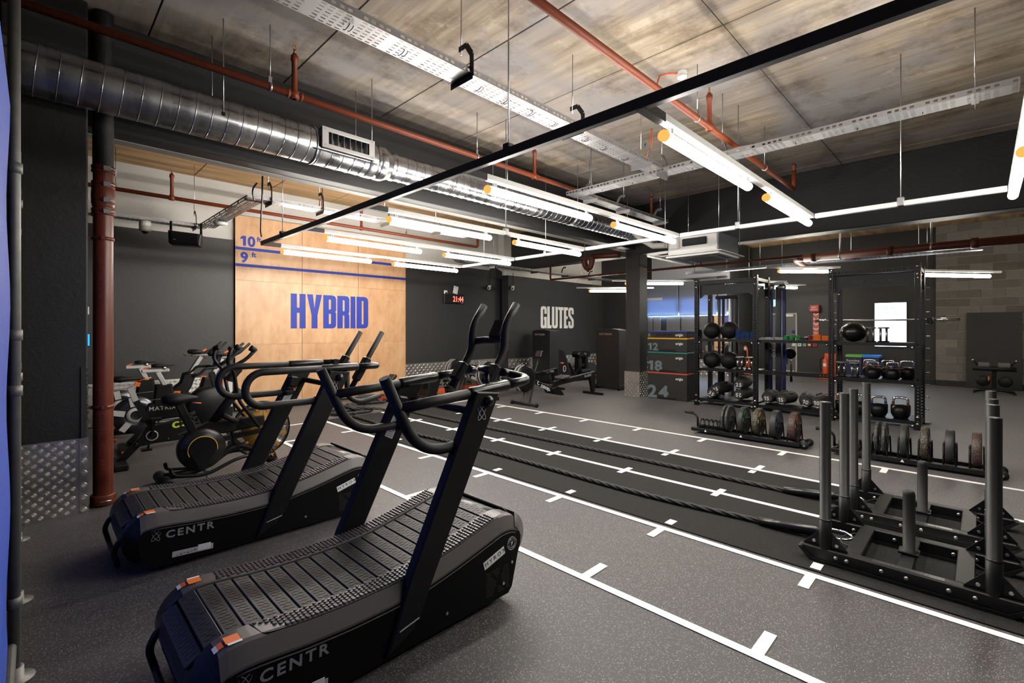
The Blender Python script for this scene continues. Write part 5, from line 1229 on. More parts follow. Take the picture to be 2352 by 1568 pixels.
text('HELP', .062, WHITEV, hp, (-.2215, .085, 1.13), R_NX); text('POINT', .062, WHITEV, hp, (-.2215, .10, 1.06), R_NX)
text('HELP', .055, WHITEV, hp, (-.20, .1205, 1.13), (PI / 2, 0, PI)); text('POINT', .055, WHITEV, hp, (-.19, .1205, 1.06), (PI / 2, 0, PI))
B().box((-.005, 0, .63), (.01, .165, .80)).obj('strip', mat('arrow_strip_red', (.50, .085, .045), .5), hp)
for k in range(4): shape2d([[(-.07, .05), (0, 0), (.07, .05), (.07, .02), (0, -.03), (-.07, .02)]], WHITEV, hp, 'chevron', (-.0115, 0, .92 - .155 * k), R_NX)
text('HELP', .045, WHITEV, hp, (-.0115, .055, .345), R_NX); text('POINT', .045, WHITEV, hp, (-.0115, .062, .30), R_NX)
for (y, m1, m2, lab) in ((4.28, WHITE, mat('green_sign', (.04, .38, .16), .5), 'small green and white sign plate right of the grey door'), (4.135, mat('clear_cover', (.20, .26, .22), .3), mat('green_sign', (0, 0, 0)), 'green break-glass call point under the white strap rolls'),
                    (4.0, REDS, WHITE, 'small red sign with white panel between call points'), (3.84, REDS, mat('dark_slot', (.05, .01, .01), .5), 'red fire alarm call point under the help strip')):
    t = thing('call_point', lab, 'call point', (EX, y, 1.05), group='call points by the far door')
    B().box((-.02, 0, 0), (.04, .11, .12), bev=.005).obj('case', m1, t); B().box((-.042, 0, 0), (.004, .06, .05)).obj('panel', m2, t)
bd = thing('leaning_board', 'large black sheet leaning against the grey block wall', 'board', (17.6, -.20, 0))
B().box((-.02, 0, 1.0), (.02, 1.02, 2.0), (0, .03, 0)).obj('sheet', mat('black_board', (.012, .012, .012), .55), bd)
B().box((-.055, .01, .45), (.01, 1.02, .9), (0, .02, 0)).obj('lower_sheet', mat('black_board_lower', (.02, .02, .02), .6, bump=.2, bscale=30), bd)
bn = thing('hyperextension_bench', 'black back extension bench with grey pads before the leaning board', 'bench', (16.35, -.19, 0))
B().tube(fillet([(0, .34, .05), (-.03, .15, .10), (-.03, -.15, .10), (0, -.34, .05)], .1), .035, 10).obj('base_tube', BLACK, bn)
for y in (-.34, .34): B().box((0, y, .025), (.10, .06, .05), bev=.01).obj('foot', BLACKR, bn)
B().bar((0, .0, .10), (-.05, 0, .66), .08, .08, bev=.008).obj('post', BLACK, bn); B().cyl((-.05, 0, .45), (-.05, 0, .62), .022, seg=10).obj('chrome_tube', CHROME, bn)
for y in (-.17, .17): B().box((-.06, y, .70), (.24, .22, .13), bev=.04, seg=3).obj('thigh_pad', mat('grey_vinyl', (.09, .09, .09), .5), bn)
B().cyl((-.12, -.37, .61), (-.12, .37, .61), .055, seg=14).obj('roller', BLACKR, bn)
for s in (-1, 1): B().tube([(-.05, s * .26, .66), (-.12, s * .36, .80)], .018, 8).obj('grip', BLACKR, bn); B().ball((-.125, s * .365, .81), .026, 10, 8).obj('grip_end', CHROME, bn); B().lathe([(0, 0), (.11, 0), (.13, .03), (.11, .06), (0, .06)], (-.02, s * .19, .30), axis='X', seg=16).obj('ankle_pad', BLACKR, bn)
B().box((-.08, .09, .37), (.03, .03, .11), bev=.01).obj('pin_handle', ORANGE, bn)
for (y, m, txt, lab) in ((2.73, mat('lime_plastic', (.16, .42, .07), .5), 'Recycling', 'navy recycling bin with lime green lid'), (2.32, mat('sky_plastic', (.03, .22, .72), .5), 'General\nwaste', 'navy waste bin with bright blue lid')):
    t = thing('waste_bin', lab, 'bin', (17.45, y, 0)); NAVY = mat('navy_plastic', (.010, .014, .06), .5)
    B().prism([(-.19, 0), (.19, 0), (.2, .72), (-.2, .72)], -.25, .2, 'YZ', .01).obj('body', NAVY, t); B().box((-.03, 0, .76), (.48, .41, .08), bev=.01).obj('lid', m, t)
    text(txt, .085, WHITEV, t, (-.262, .18, .60), R_NX)
    B().tube([(-.262, .03 * math.cos(a) - .02, .30 + .10 * math.sin(a)) for a in (.5, 1.2, 2, 2.8)], .018, 6).tube([(-.262, .10 * math.cos(a) - .02, .26 + .10 * math.sin(a)) for a in (3.4, 4.2, 5.0, 5.6)], .018, 6).obj('symbol', m, t)
fe = thing('fire_extinguisher_stand', 'orange-red fire extinguisher stand beside the recycling bin', 'extinguisher', (17.4, 3.36, 0))
B().lathe([(0, .12), (.08, .12), (.085, .16), (.085, .56), (.06, .62), (.025, .65), (.025, .70), (0, .70)], (-.0, .13, 0), seg=16).obj('cylinder', mat('fire_red', (.55, .075, .02), .4), fe); B().lathe([(0, .12), (.07, .12), (.075, .15), (.075, .5), (.02, .6), (0, .62)], (0, -.08, 0), seg=16).obj('cylinder', ORED, fe)
B().tube(fillet([(0, .13, .68), (-.02, .25, .66), (-.02, .27, .4), (-.02, .2, .2)], .06), .012, 8).obj('hose', BLACKR, fe); B().box((0, .02, .06), (.3, .5, .12), bev=.02).obj('tray', ORED, fe); B().box((.1, .02, .5), (.02, .3, .6), bev=.01).box((.09, .02, .72), (.02, .12, .12)).obj('back_board', ORED, fe); B().box((-.085, .13, .45), (.004, .08, .1)).obj('label', WHITEV, fe)
fb = thing('fire_extinguisher_stand', 'orange fire extinguisher stand glimpsed past the left rig bay', 'extinguisher', (17.0, 5.66, 0))
B().tube(fillet([(0, -.1, .05), (0, .13, .05), (0, .13, .2), (0, -.02, .35), (0, .0, .9), (0, .07, 1.0), (0, .04, .82)], .05), .025, 8).obj('frame', ORED, fb); B().lathe([(0, .1), (.07, .1), (.07, .5), (.03, .58), (0, .6)], (.05, 0, 0), seg=14).obj('cylinder', mat('fire_red', (0, 0, 0)), fb); B().box((-.03, .05, .9), (.01, .07, .1)).obj('label', WHITEV, fb)
# ================================================================== ROWING MACHINES, TOWERS, STEPS
def rower(x, y, label):
    """fan end at x, rail runs to +x"""
    t = thing('rowing_machine', label, 'rowing machine', (x, y, 0), group='rowing machines')
    B().lathe([(0, -.09), (.20, -.09), (.262, -.075), (.275, -.05), (.275, .05), (.262, .075), (.20, .09), (0, .09)], (.05, 0, .56), axis='Y', seg=30).obj('fan_housing', BLACKP, t)
    b = B(); b.tube([(.05 + .279 * math.cos(a), s * .045, .56 + .279 * math.sin(a)) for s in (1,) for a in [math.radians(100 + 5 * k) for k in range(28)]], .020, 6)
    b.tube([(.05 + .279 * math.cos(a), -.045, .56 + .279 * math.sin(a)) for a in [math.radians(100 + 5 * k) for k in range(28)]], .020, 6); b.obj('fan_cage', mat('pale_grey_cage', (.17, .165, .16), .5), t)
    o = B()
    for k in range(14):
        a = math.radians(110 + 10 * k); o.box((.05 + .28 * math.cos(a), 0, .56 + .28 * math.sin(a)), (.012, .13, .006), (0, -a, 0))
    o = o.obj('cage_bars', MATS['pale_grey_cage'], t); o['kind'] = 'stuff'
    B().bar((.0, 0, .62), (1.03, 0, .20), .10, .075, bev=.008).obj('main_frame', BLACK, t)
    B().prism([(.78, .30), (1.0, .33), (1.22, .12), (1.10, .12), (.86, .18)], -.13, .13, 'XZ', .01).obj('foot_rest', BLACKP, t)
    B().bar((.98, 0, .37), (2.52, 0, .49), .065, .11, bev=.006).obj('seat_rail', BLACK, t); B().bar((1.02, 0, .432), (2.5, 0, .548), .04, .008).obj('rail_top', ALU, t)
    B().box((1.30, 0, .50), (.28, .26, .06), (0, -.07, 0), bev=.025, seg=2).obj('seat', mat('seat_grey', (.07, .07, .075), .5), t); B().box((1.33, 0, .45), (.14, .10, .05)).obj('seat_carriage', BLACKP, t)
    for s in (-1, 1): B().bar((.18, s * .05, .50), (.05, s * .05, .06), .045, .03, bev=.005).obj('front_leg', GREYP, t); B().bar((.30, s * .05, .48), (.16, s * .05, .06), .045, .03).obj('front_leg', GREYP, t)
    B().tube([(.05, -.37, .045), (.05, .37, .045)], .026, 10).obj('front_foot', BLACK, t)
    for s in (-1, 1): B().lathe([(0, -.02), (.04, -.02), (.045, 0), (.04, .02), (0, .02)], (.05, s * .34, .045), axis='Y', seg=14).obj('caster', BLACKR, t)
    B().prism([(2.42, .06), (2.50, .06), (2.53, .47), (2.30, .45)], -.035, .035, 'XZ').obj('rear_leg', BLACK, t); B().box((2.47, 0, .03), (.06, .58, .05), bev=.008).obj('rear_foot', BLACK, t)
    B().tube(fillet([(.30, 0, .58), (.42, 0, .72), (.50, 0, .98)], .1), .022, 8).obj('monitor_arm', BLACK, t); mo_ = B().box((.51, 0, 1.04), (.05, .17, .15), (0, .35, 0), bev=.012).obj('monitor', BLACKP, t); B().box((.535, 0, 1.04), (.004, .13, .09), (0, .35, 0)).obj('monitor_screen', GREYP, mo_)
    B().cyl((.62, -.24, .66), (.62, .24, .66), .016, seg=8).obj('pull_handle', BLACKR, t)
    for k, (px, pz) in enumerate(((.16, .59), (.30, .53), (.62, .40), (.74, .35), (.32, .46), (.46, .58), (.46, .66))): B().cyl((px, -.052, pz), (px, -.056, pz), .007, seg=8).obj('bolt', ALU, t)
    text('concept 2', .125, WHITEV, t, (.50, -.0515, .355), (PI / 2, .387, 0), bold=.003, xs=.82, shear=.15)
    B().tube([(.44 + .03 * math.cos(a), -.0515, .435 + .035 * math.sin(a)) for a in [PI * (.35 + 1.4 * k / 10) for k in range(11)]], .007, 5).obj('logo', WHITEV, t)
    text('RowERG', .075, LGREY, t, (2.08, -.0335, .435), (PI / 2, -.078, 0), bold=.002)
    return t
rower(7.03, 6.66, 'black rowing machine nearest the lanes with white lettering on its frame')
rower(7.15, 7.92, 'black rowing machine in the middle, half hidden by the treadmill grips')
rower(7.15, 9.05, 'black rowing machine farthest back by the tread-plate wall')

def tower(x, y, w, dp, h, label):
    t = thing('glute_machine_tower', label, 'gym machine', (x, y, 0), group='glute machine towers')
    B().prism([(-w / 2, .05), (w / 2, .05), (w / 2, h - .035), (w * .2, h), (-w * .2, h), (-w / 2, h - .035)], 0, dp, 'YZ', .008).obj('housing', mat('tower_black', (.010, .010, .010), .45), t)
    B().prism([(w / 2 + .003, h - .045), (w * .2, h - .004), (-w * .2, h - .004), (-w / 2 - .003, h - .045), (-w / 2, h - .03), (-w * .2, h + .006), (w * .2, h + .006), (w / 2, h - .03)], -.002, dp + .002, 'YZ').obj('top_trim', GREYP, t)
    text('BOOTY BUILDER', .072, LGREY, t, (-.004, w * .36, h - .16), R_NX, xs=.72 * w / .7); text('B', .072, ORED, t, (-.0055, w * .36, h - .16), R_NX, xs=.72 * w / .7); text('B', .072, ORED, t, (-.0055, w * .36 - .262 * w / .7, h - .16), R_NX, xs=.72 * w / .7)
    for s in (-1, 1): B().prism([(-.03, 0), (dp + .1, 0), (dp + .05, .14), (.0, .12), (-.05, .05)], s * (w / 2 - .0) - .03, s * (w / 2) + .03, 'XZ', .01).obj('base_foot', BLACK, t)
    return t
ta = tower(10.35, 9.06, .68, .38, 1.54, 'black tower machine standing under the white wall letters')
tb = tower(10.50, 6.92, .70, .36, 1.57, 'black tower machine next to the middle column')
B().prism([(.40, .10), (.84, .10), (.84, .55), (.74, .78), (.62, .92), (.40, .98)], -.33, -.25, 'XZ', .01).obj('side_panel', BLACKP, ta)
for z in (.58, .22): B().cyl((.46, -.33, z), (.46, -.44, z), .022, seg=10).obj('orange_knob', ORANGE, ta); B().cyl((.10, .33, z + .1), (.10, .44, z + .1), .022, seg=10).obj('orange_knob', ORANGE, ta); B().cyl((.10, .33, z + .1), (.10, .44, z + .1), .022, seg=10).obj('orange_knob', ORANGE, tb)
shape2d([[(.07 * math.cos(k * PI / 14), .09 * math.sin(k * PI / 14)) for k in range(28)], [(.055 * math.cos(k * PI / 14), .075 * math.sin(k * PI / 14)) for k in range(28)]], WHITEV, ta, 'badge_ring', (.66, -.332, .40), R_NY); text('B', .09, ORED, ta, (.64, -.332, .37), R_NY, xs=.5)
gb = thing('glute_bench', 'black glute bench with padded top against the bright tread plate', 'bench', (12.2, 9.0, 0))
B().prism([(-.28, .68), (.28, .68), (.34, .78), (.26, .86), (-.26, .86), (-.34, .78)], -.14, .16, 'XZ', .03).obj('back_pad', BLACKP, gb)
for s in (-1, 1): B().prism([(s * .20 - .06, .18), (s * .20 + .06, .18), (s * .17 + .06, .70), (s * .17 - .06, .70)], -.09, .09, 'XZ', .01).obj('leg', BLACK, gb)
B().box((0, 0, .42), (.34, .10, .09), bev=.01).box((0, 0, .20), (.50, .16, .08), bev=.01).obj('cross_member', BLACK, gb)
B().box((-.18, -.15, .08), (1.25, .55, .07), bev=.01).box((.2, -.3, .18), (.66, .10, .12), bev=.01).obj('base_frame', BLACK, gb); B().cyl((-.45, -.3, .26), (.0, -.3, .30), .07, seg=12).obj('hip_roller', BLACKR, gb)
B().bar((-.95, -.25, .55), (-.60, -.25, .08), .06, .05).bar((-.85, -.25, .10), (-.30, -.2, .38), .06, .08).obj('link_arm', BLACK, gb)
shape2d([[(.05 * math.cos(k * PI / 10), .03 * math.sin(k * PI / 10)) for k in range(20)], [(.035 * math.cos(k * PI / 10), .02 * math.sin(k * PI / 10)) for k in range(20)]], LGREY, gb, 'badge', (0, -.155, .79), (PI / 2 - .6, 0, 0))
for k in range(5): B().box((-.38 + .06 * (k % 3), -.36, .13 + .03 * (k % 2)), (.05, .05, .04), (0, .4 * k, 0), bev=.01).obj('white_strap', mat('pale_strap', (.35, .35, .34), .7), gb)
for (x, lab) in ((13.05, 'black wedge pad with white print behind the glute bench'), (11.65, 'black wedge pad left of the glute bench')):
    t = thing('foam_wedge', lab, 'pad', (x, 9.35, 0), group='foam wedges by the wall'); B().prism([(-.30, 0), (.30, 0), (.16, .42), (-.28, .42)], -.2, .2, 'XZ', .015).obj('body', FOAM, t); text('origin', .12, WHITEV, t, (-.18, -.203, .05), R_NY, bold=.003)
sl = thing('slant_board', 'low grey board with white print at the wall beside the tower machine', 'pad', (13.6, 9.35, 0)); B().prism([(-.3, 0), (.3, 0), (.3, .16), (-.3, .05)], -.2, .2, 'XZ', .01).obj('body', GREYP, sl); text('origin', .11, WHITEV, sl, (-.25, -.203, .03), R_NY, bold=.003)
GS = mat('step_grey', (.11, .105, .10), .55)
def step(x, y, w, label, n):
    t = thing('aerobic_step', label, 'step', (x, y, 0), group='aerobic steps')
    B().box((0, 0, .30), (w, .38, .05), bev=.015).obj('deck', BLACKP, t)
    for s in (-1, 1):
        B().prism([(s * (w / 2 - .10) - .13, .13), (s * (w / 2 - .10) + .13, .13), (s * (w / 2 - .10) + .10, .325), (s * (w / 2 - .10) - .10, .325)], -.20, .20, 'XZ', .015).obj('end_block', GS, t)
        B().prism([(s * (w / 2 - .10) - .15, 0), (s * (w / 2 - .10) + .15, 0), (s * (w / 2 - .10) + .13, .13), (s * (w / 2 - .10) - .13, .13)], -.215, .215, 'XZ', .01).obj('riser', ORED, t)
        B().box((s * (w / 2 - .10), -.203, .22), (.10, .006, .035), bev=.003).obj('grip_slot', BLACKS, t)
    return t
step(7.42, 9.55, 1.1, 'grey step platform on orange risers against the tread plate', 0); step(8.75, 9.55, .95, 'grey step platform on orange risers behind the rowing machines', 1)
s3 = thing('aerobic_step', 'low grey step base with loose orange riser at the plywood wall', 'step', (5.45, 9.6, 0)); B().prism([(-.42, 0), (-.12, 0), (-.16, .15), (-.36, .15)], -.2, .2, 'XZ', .012).obj('end_block', GS, s3); B().box((-.27, -.19, .08), (.10, .012, .03), (.2, 0, 0)).obj('grip_slot', ORED, s3); B().prism([(.02, 0), (.36, 0), (.34, .11), (.04, .11)], -.2, .1, 'XZ', .01).obj('riser', ORED, s3)
lb = thing('weight_bench', 'low black bench between the loops of the treadmills and the plywood wall', 'bench', (5.7, 9.05, 0))
B().box((.30, 0, .40), (1.0, .28, .08), bev=.025).obj('pad', BLACKP, lb); B().box((.2, 0, .26), (1.1, .08, .10)).obj('frame', BLACK, lb); B().prism([(.55, 0), (.80, 0), (.95, .42), (.62, .42)], -.18, .18, 'XZ', .01).obj('rear_support', BLACK, lb); B().box((.7, 0, .03), (.4, .42, .05), bev=.01).box((-.3, 0, .03), (.08, .42, .05), bev=.01).bar((-.3, 0, .04), (-.25, 0, .3), .06, .06).obj('foot', BLACK, lb); B().bar((-.35, 0, .42), (-.18, 0, .58), .24, .07, bev=.02).obj('back_pad', BLACKP, lb)

# ================================================================== BIKES
def fan_bike(x, y):
    t = thing('air_bike', 'black air bike with caged yellow fan behind the treadmills', 'exercise bike', (x, y, 0)); o_ = 1.50
    L = lambda X, Z, Y=0: (X - o_, Y, Z)
    # fan with cage
    B().lathe([(0, -.012), (.20, -.012), (.20, .012), (0, .012)], L(1.83, .45), axis='Y', seg=32).obj('fan_disc', FANY, t)
    for k in range(12):
        a = k * PI / 6 + .2; B().box((1.83 - o_ + .235 * math.cos(a), 0, .45 + .235 * math.sin(a)), (.10, .03, .028), (0, -a, 0)).obj('fan_blade', FANY, t)
    b = B()
    for s in (-1, 1):
        for k in range(26):
            r = .045 + .0098 * k; b.tube([(1.83 - o_ + r * math.cos(a), s * (.075 - .04 * (r / .3) ** 3), .45 + r * math.sin(a)) for a in [2 * PI * i / 36 for i in range(36)]], .0016, 3, closed=True)
        for k in range(12):
            a = k * PI / 6; b.tube([(1.83 - o_ + r * math.cos(a), s * (.077 - .04 * (r / .3) ** 3), .45 + r * math.sin(a)) for r in (.04, .15, .24, .298)], .0022, 4)
    o = b.obj('fan_cage_wires', BLACK, t); o['kind'] = 'stuff'
    b = B(); b.tube([(1.83 - o_ + .303 * math.cos(a), 0, .45 + .303 * math.sin(a)) for a in [2 * PI * i / 48 for i in range(48)]], .010, 6, closed=True)
    for s in (-1, 1): b.tube([(1.83 - o_ + .297 * math.cos(a), s * .036, .45 + .297 * math.sin(a)) for a in [2 * PI * i / 48 for i in range(48)]], .005, 5, closed=True)
    b.obj('cage_rim', BLACK, t)
    # frame
    B().lathe([(0, -.06), (.20, -.06), (.215, -.045), (.215, .045), (.20, .06), (0, .06)], L(1.25, .33), axis='Y', seg=36).obj('crank_housing', BLACKS, t)
    b = B()
    for k in range(26):
        a = math.radians(50 + 4 * k); b.box((1.25 - o_ + .168 * math.cos(a), -.062, .33 + .168 * math.sin(a)), (.022, .003, .004), (0, -a, 0))
    o = b.obj('housing_ribs', GREYP, t); o['kind'] = 'stuff'
    B().tube([(1.25 - o_ + .132 * math.cos(a), -.064, .33 + .132 * math.sin(a)) for a in [math.radians(-10 + 7 * k) for k in range(32)]], .006, 6).obj('yellow_ring', YEL, t)
    B().prism([(1.25 - o_ + p[0], .33 + p[1]) for p in arc(0, 0, .122, 0, 180, 14) + [(-.03, -.20), (.03, -.20)]], -.075, -.062, 'XZ').obj('crank_cover', BLACKP, t)
    B().prism([(1.05 - o_, .50), (1.32 - o_, .60), (1.85 - o_, .60), (1.86 - o_, .50), (1.45 - o_, .46)], -.045, .045, 'XZ', .01).obj('chain_case', BLACKS, t); B().bar(L(1.3, .38), L(1.95, .45), .06, .05).obj('lower_bar', BLACK, t)
    B().tube(fillet([L(1.95, .06), L(1.6, .34), L(1.25, .10), L(.93, .10)], .15), .035, 10).obj('base_tube', BLACK, t)
    B().tube([L(.93, .06, .24), L(.93, .06, -.26)], .055, 14).obj('floor_bar', BLACKR, t); B().tube([L(1.97, .05, .2), L(1.97, .05, -.22)], .045, 14).obj('floor_bar', BLACKR, t)
    B().tube(fillet([L(.96, .20, -.12), L(.98, .13, -.17), L(1.25, .09, -.19), L(1.55, .21, -.18), L(1.9, .20, -.12)], .1), .018, 8).tube(fillet([L(.96, .20, .12), L(.98, .13, .17), L(1.25, .09, .19), L(1.55, .21, .18), L(1.9, .20, .12)], .1), .018, 8).obj('side_guard', BLACK, t)
    B().bar(L(1.98, .06), L(1.86, .42), .05, .05).obj('fork', BLACK, t); text('A10', .06, FANY, t, L(1.95, .12, -.03), (PI / 2, -1.2, 0))
    B().bar(L(1.20, .45), L(1.05, .82), .07, .10, (0, 1, 0), bev=.008).obj('seat_tube', BLACK, t); text('RAZE', .075, GREYP, t, L(1.13, .72, -.052), (PI / 2, 1.19, 0), bold=.002)
    s_ = B().lathe([(0, -.15), (.07, -.145), (.115, -.09), (.115, -.02), (.07, .06), (.035, .14), (.02, .155), (0, .16)], L(1.06, .865), axis='X', seg=14).obj('saddle', BLACKR, t); s_.scale = (1, 1, .55); s_.location = (0, 0, .865 * .45)
    B().tube([L(1.17, .815), L(1.25, .80)], .006, 6).obj('lever', ORANGE, t)
    B().tube(fillet([L(1.35, .58), L(1.52, .82), L(1.62, .90)], .1), .045, 10).obj('mast', BLACK, t)
    for s in (-1, 1):
        B().tube(fillet([L(1.76, .50, s * .16), L(1.55, .82, s * .17), L(1.50, 1.13, s * .2), L(1.42, 1.22, s * .25), L(1.44 if s > 0 else 1.46, 1.38, s * .28)], .08), .018, 10).obj('push_arm', BLACK, t)
        B().tube(fillet([L(1.48, 1.18, s * .22), L(1.60, 1.25, s * .25), L(1.70, 1.36, s * .26)], .05), .019, 10).obj('arm_grip', BLACKR, t); B().tube([L(1.64, 1.375, s * .26), L(1.685, 1.345, s * .26)], .032, 10).obj('grip_end', BLACKR, t)
        B().tube([L(1.44 if s > 0 else 1.46, 1.36, s * .28), L(1.47, 1.37, s * .28 - s * .09)], .026, 10).obj('arm_grip', BLACKR, t)
        B().cyl(L(1.42, .66, s * .10), L(1.56, .58, s * .10), .028, seg=10).obj('foot_peg', BLACKR, t)
    B().bar(L(1.50, 1.02), L(1.60, 1.14), .16, .05).obj('console', BLACKP, t)
    B().box(L(1.27, .12, -.13), (.06, .09, .03), (0, .8, 0), bev=.006).tube([L(1.25, .14, -.10), L(1.28, .05, -.13)], .014, 8).obj('pedal', CHROME, t)
fan_bike(1.50, 5.80)

eb = thing('erg_bike', 'black ergometer bike with drop bars and yellow-green logo on its beam', 'exercise bike', (1.25, 7.0, 0)); E_ = lambda X, Z, Y=0: (X - 1.25, Y, Z)
B().bar(E_(.70, .05), E_(1.02, .40), .07, .06, (0, 1, 0)).obj('rear_leg', BLACK, eb); B().box(E_(.70, .035), (.14, .50, .07), bev=.015).obj('rear_foot', BLACKR, eb)
B().prism([(.82 - 1.25, .20), (.95 - 1.25, .42), (1.85 - 1.25, .56), (1.85 - 1.25, .42), (1.2 - 1.25, .24)], -.05, .05, 'XZ', .01).obj('main_beam', BLACKS, eb)
B().lathe([(0, -.07), (.20, -.07), (.24, -.05), (.24, .05), (.20, .07), (0, .07)], E_(1.58, .60), axis='Y', seg=28).obj('flywheel_case', BLACKP, eb); B().bar(E_(1.9, .06), E_(1.7, .5), .06, .07).box(E_(1.92, .035), (.12, .5, .07), bev=.015).obj('front_leg', BLACK, eb)
B().bar(E_(1.0, .42), E_(.855, .74), .06, .075, (0, 1, 0)).obj('seat_post', BLACK, eb); B().bar(E_(.855, .74), E_(.80, .90), .055, .07, (0, 1, 0)).obj('seat_post_inner', LGREY, eb)
s_ = B().lathe([(0, -.16), (.06, -.15), (.09, -.09), (.05, 0), (.025, .12), (0, .15)], E_(.80, 1.0), axis='X', seg=14).obj('saddle', BLACKR, eb); s_.scale = (1, 1, .45); s_.location = (0, 0, 1.0 * .55)
B().box(E_(.87, .93), (.05, .03, .05), (0, .3, 0)).tube([E_(.86, .965), E_(1.0, 1.0)], .007, 6).obj('seat_clamp', ORANGE, eb)
B().bar(E_(1.72, .62), E_(1.62, 1.02), .06, .06).obj('mast', BLACK, eb)
for s in (-1, 1): B().tube(fillet([E_(1.64, 1.09, 0), E_(1.64, 1.09, s * .2), E_(1.50, 1.09, s * .22), E_(1.46, 1.03, s * .22), E_(1.36, 1.0, s * .22)], .05), .016, 8).obj('drop_bar', BLACKR, eb)
B().bar(E_(1.66, 1.08), E_(1.70, 1.22), .14, .04).obj('monitor', BLACKP, eb)
B().lathe([(.05, -.006), (.06, -.006), (.06, .006), (.05, .006), (.05, -.006)], E_(1.0, .32, -.056), axis='Y', seg=20).obj('crank_ring', LGREY, eb); B().bar(E_(1.0, .32, -.075), E_(1.02, .50, -.075), .02, .02).obj('crank', BLACKS, eb); B().box(E_(1.03, .52, -.12), (.10, .09, .025)).obj('pedal', BLACKS, eb); B().bar(E_(1.0, .32, .075), E_(.98, .14, .075), .02, .02).obj('crank', BLACKS, eb); B().box(E_(.97, .13, .12), (.10, .09, .025)).obj('pedal', BLACKS, eb)
LIME = mat('lime_print', (.42, .55, .03), .5); C2 = lambda x0: [(x0 + .045 * math.cos(math.radians(a)), .04 * math.sin(math.radians(a))) for a in range(40, 321, 20)] + [(x0 + .02 * math.cos(math.radians(a)), .022 * math.sin(math.radians(a))) for a in range(320, 39, -20)]
shape2d([C2(0)], LIME, eb, 'logo', E_(1.24, .415, -.0515), (PI / 2, -.12, 0)); shape2d([[(-p[0], p[1]) for p in C2(0)]], LIME, eb, 'logo', E_(1.32, .425, -.0515), (PI / 2, -.12, 0))
text('concept 2', .085, WHITEV, eb, E_(1.37, .425, -.0515), (PI / 2, -.12, 0), bold=.003, shear=.15); text('BikeERG', .045, LIME, eb, E_(1.66, .405, -.0515), (PI / 2, -.12, 0), bold=.001)
for px, pz in ((.86, .25), (.98, .27), (1.16, .26), (1.30, .30)): B().cyl(E_(px, pz, -.051), E_(px, pz, -.056), .007, seg=8).obj('bolt', ALU, eb)

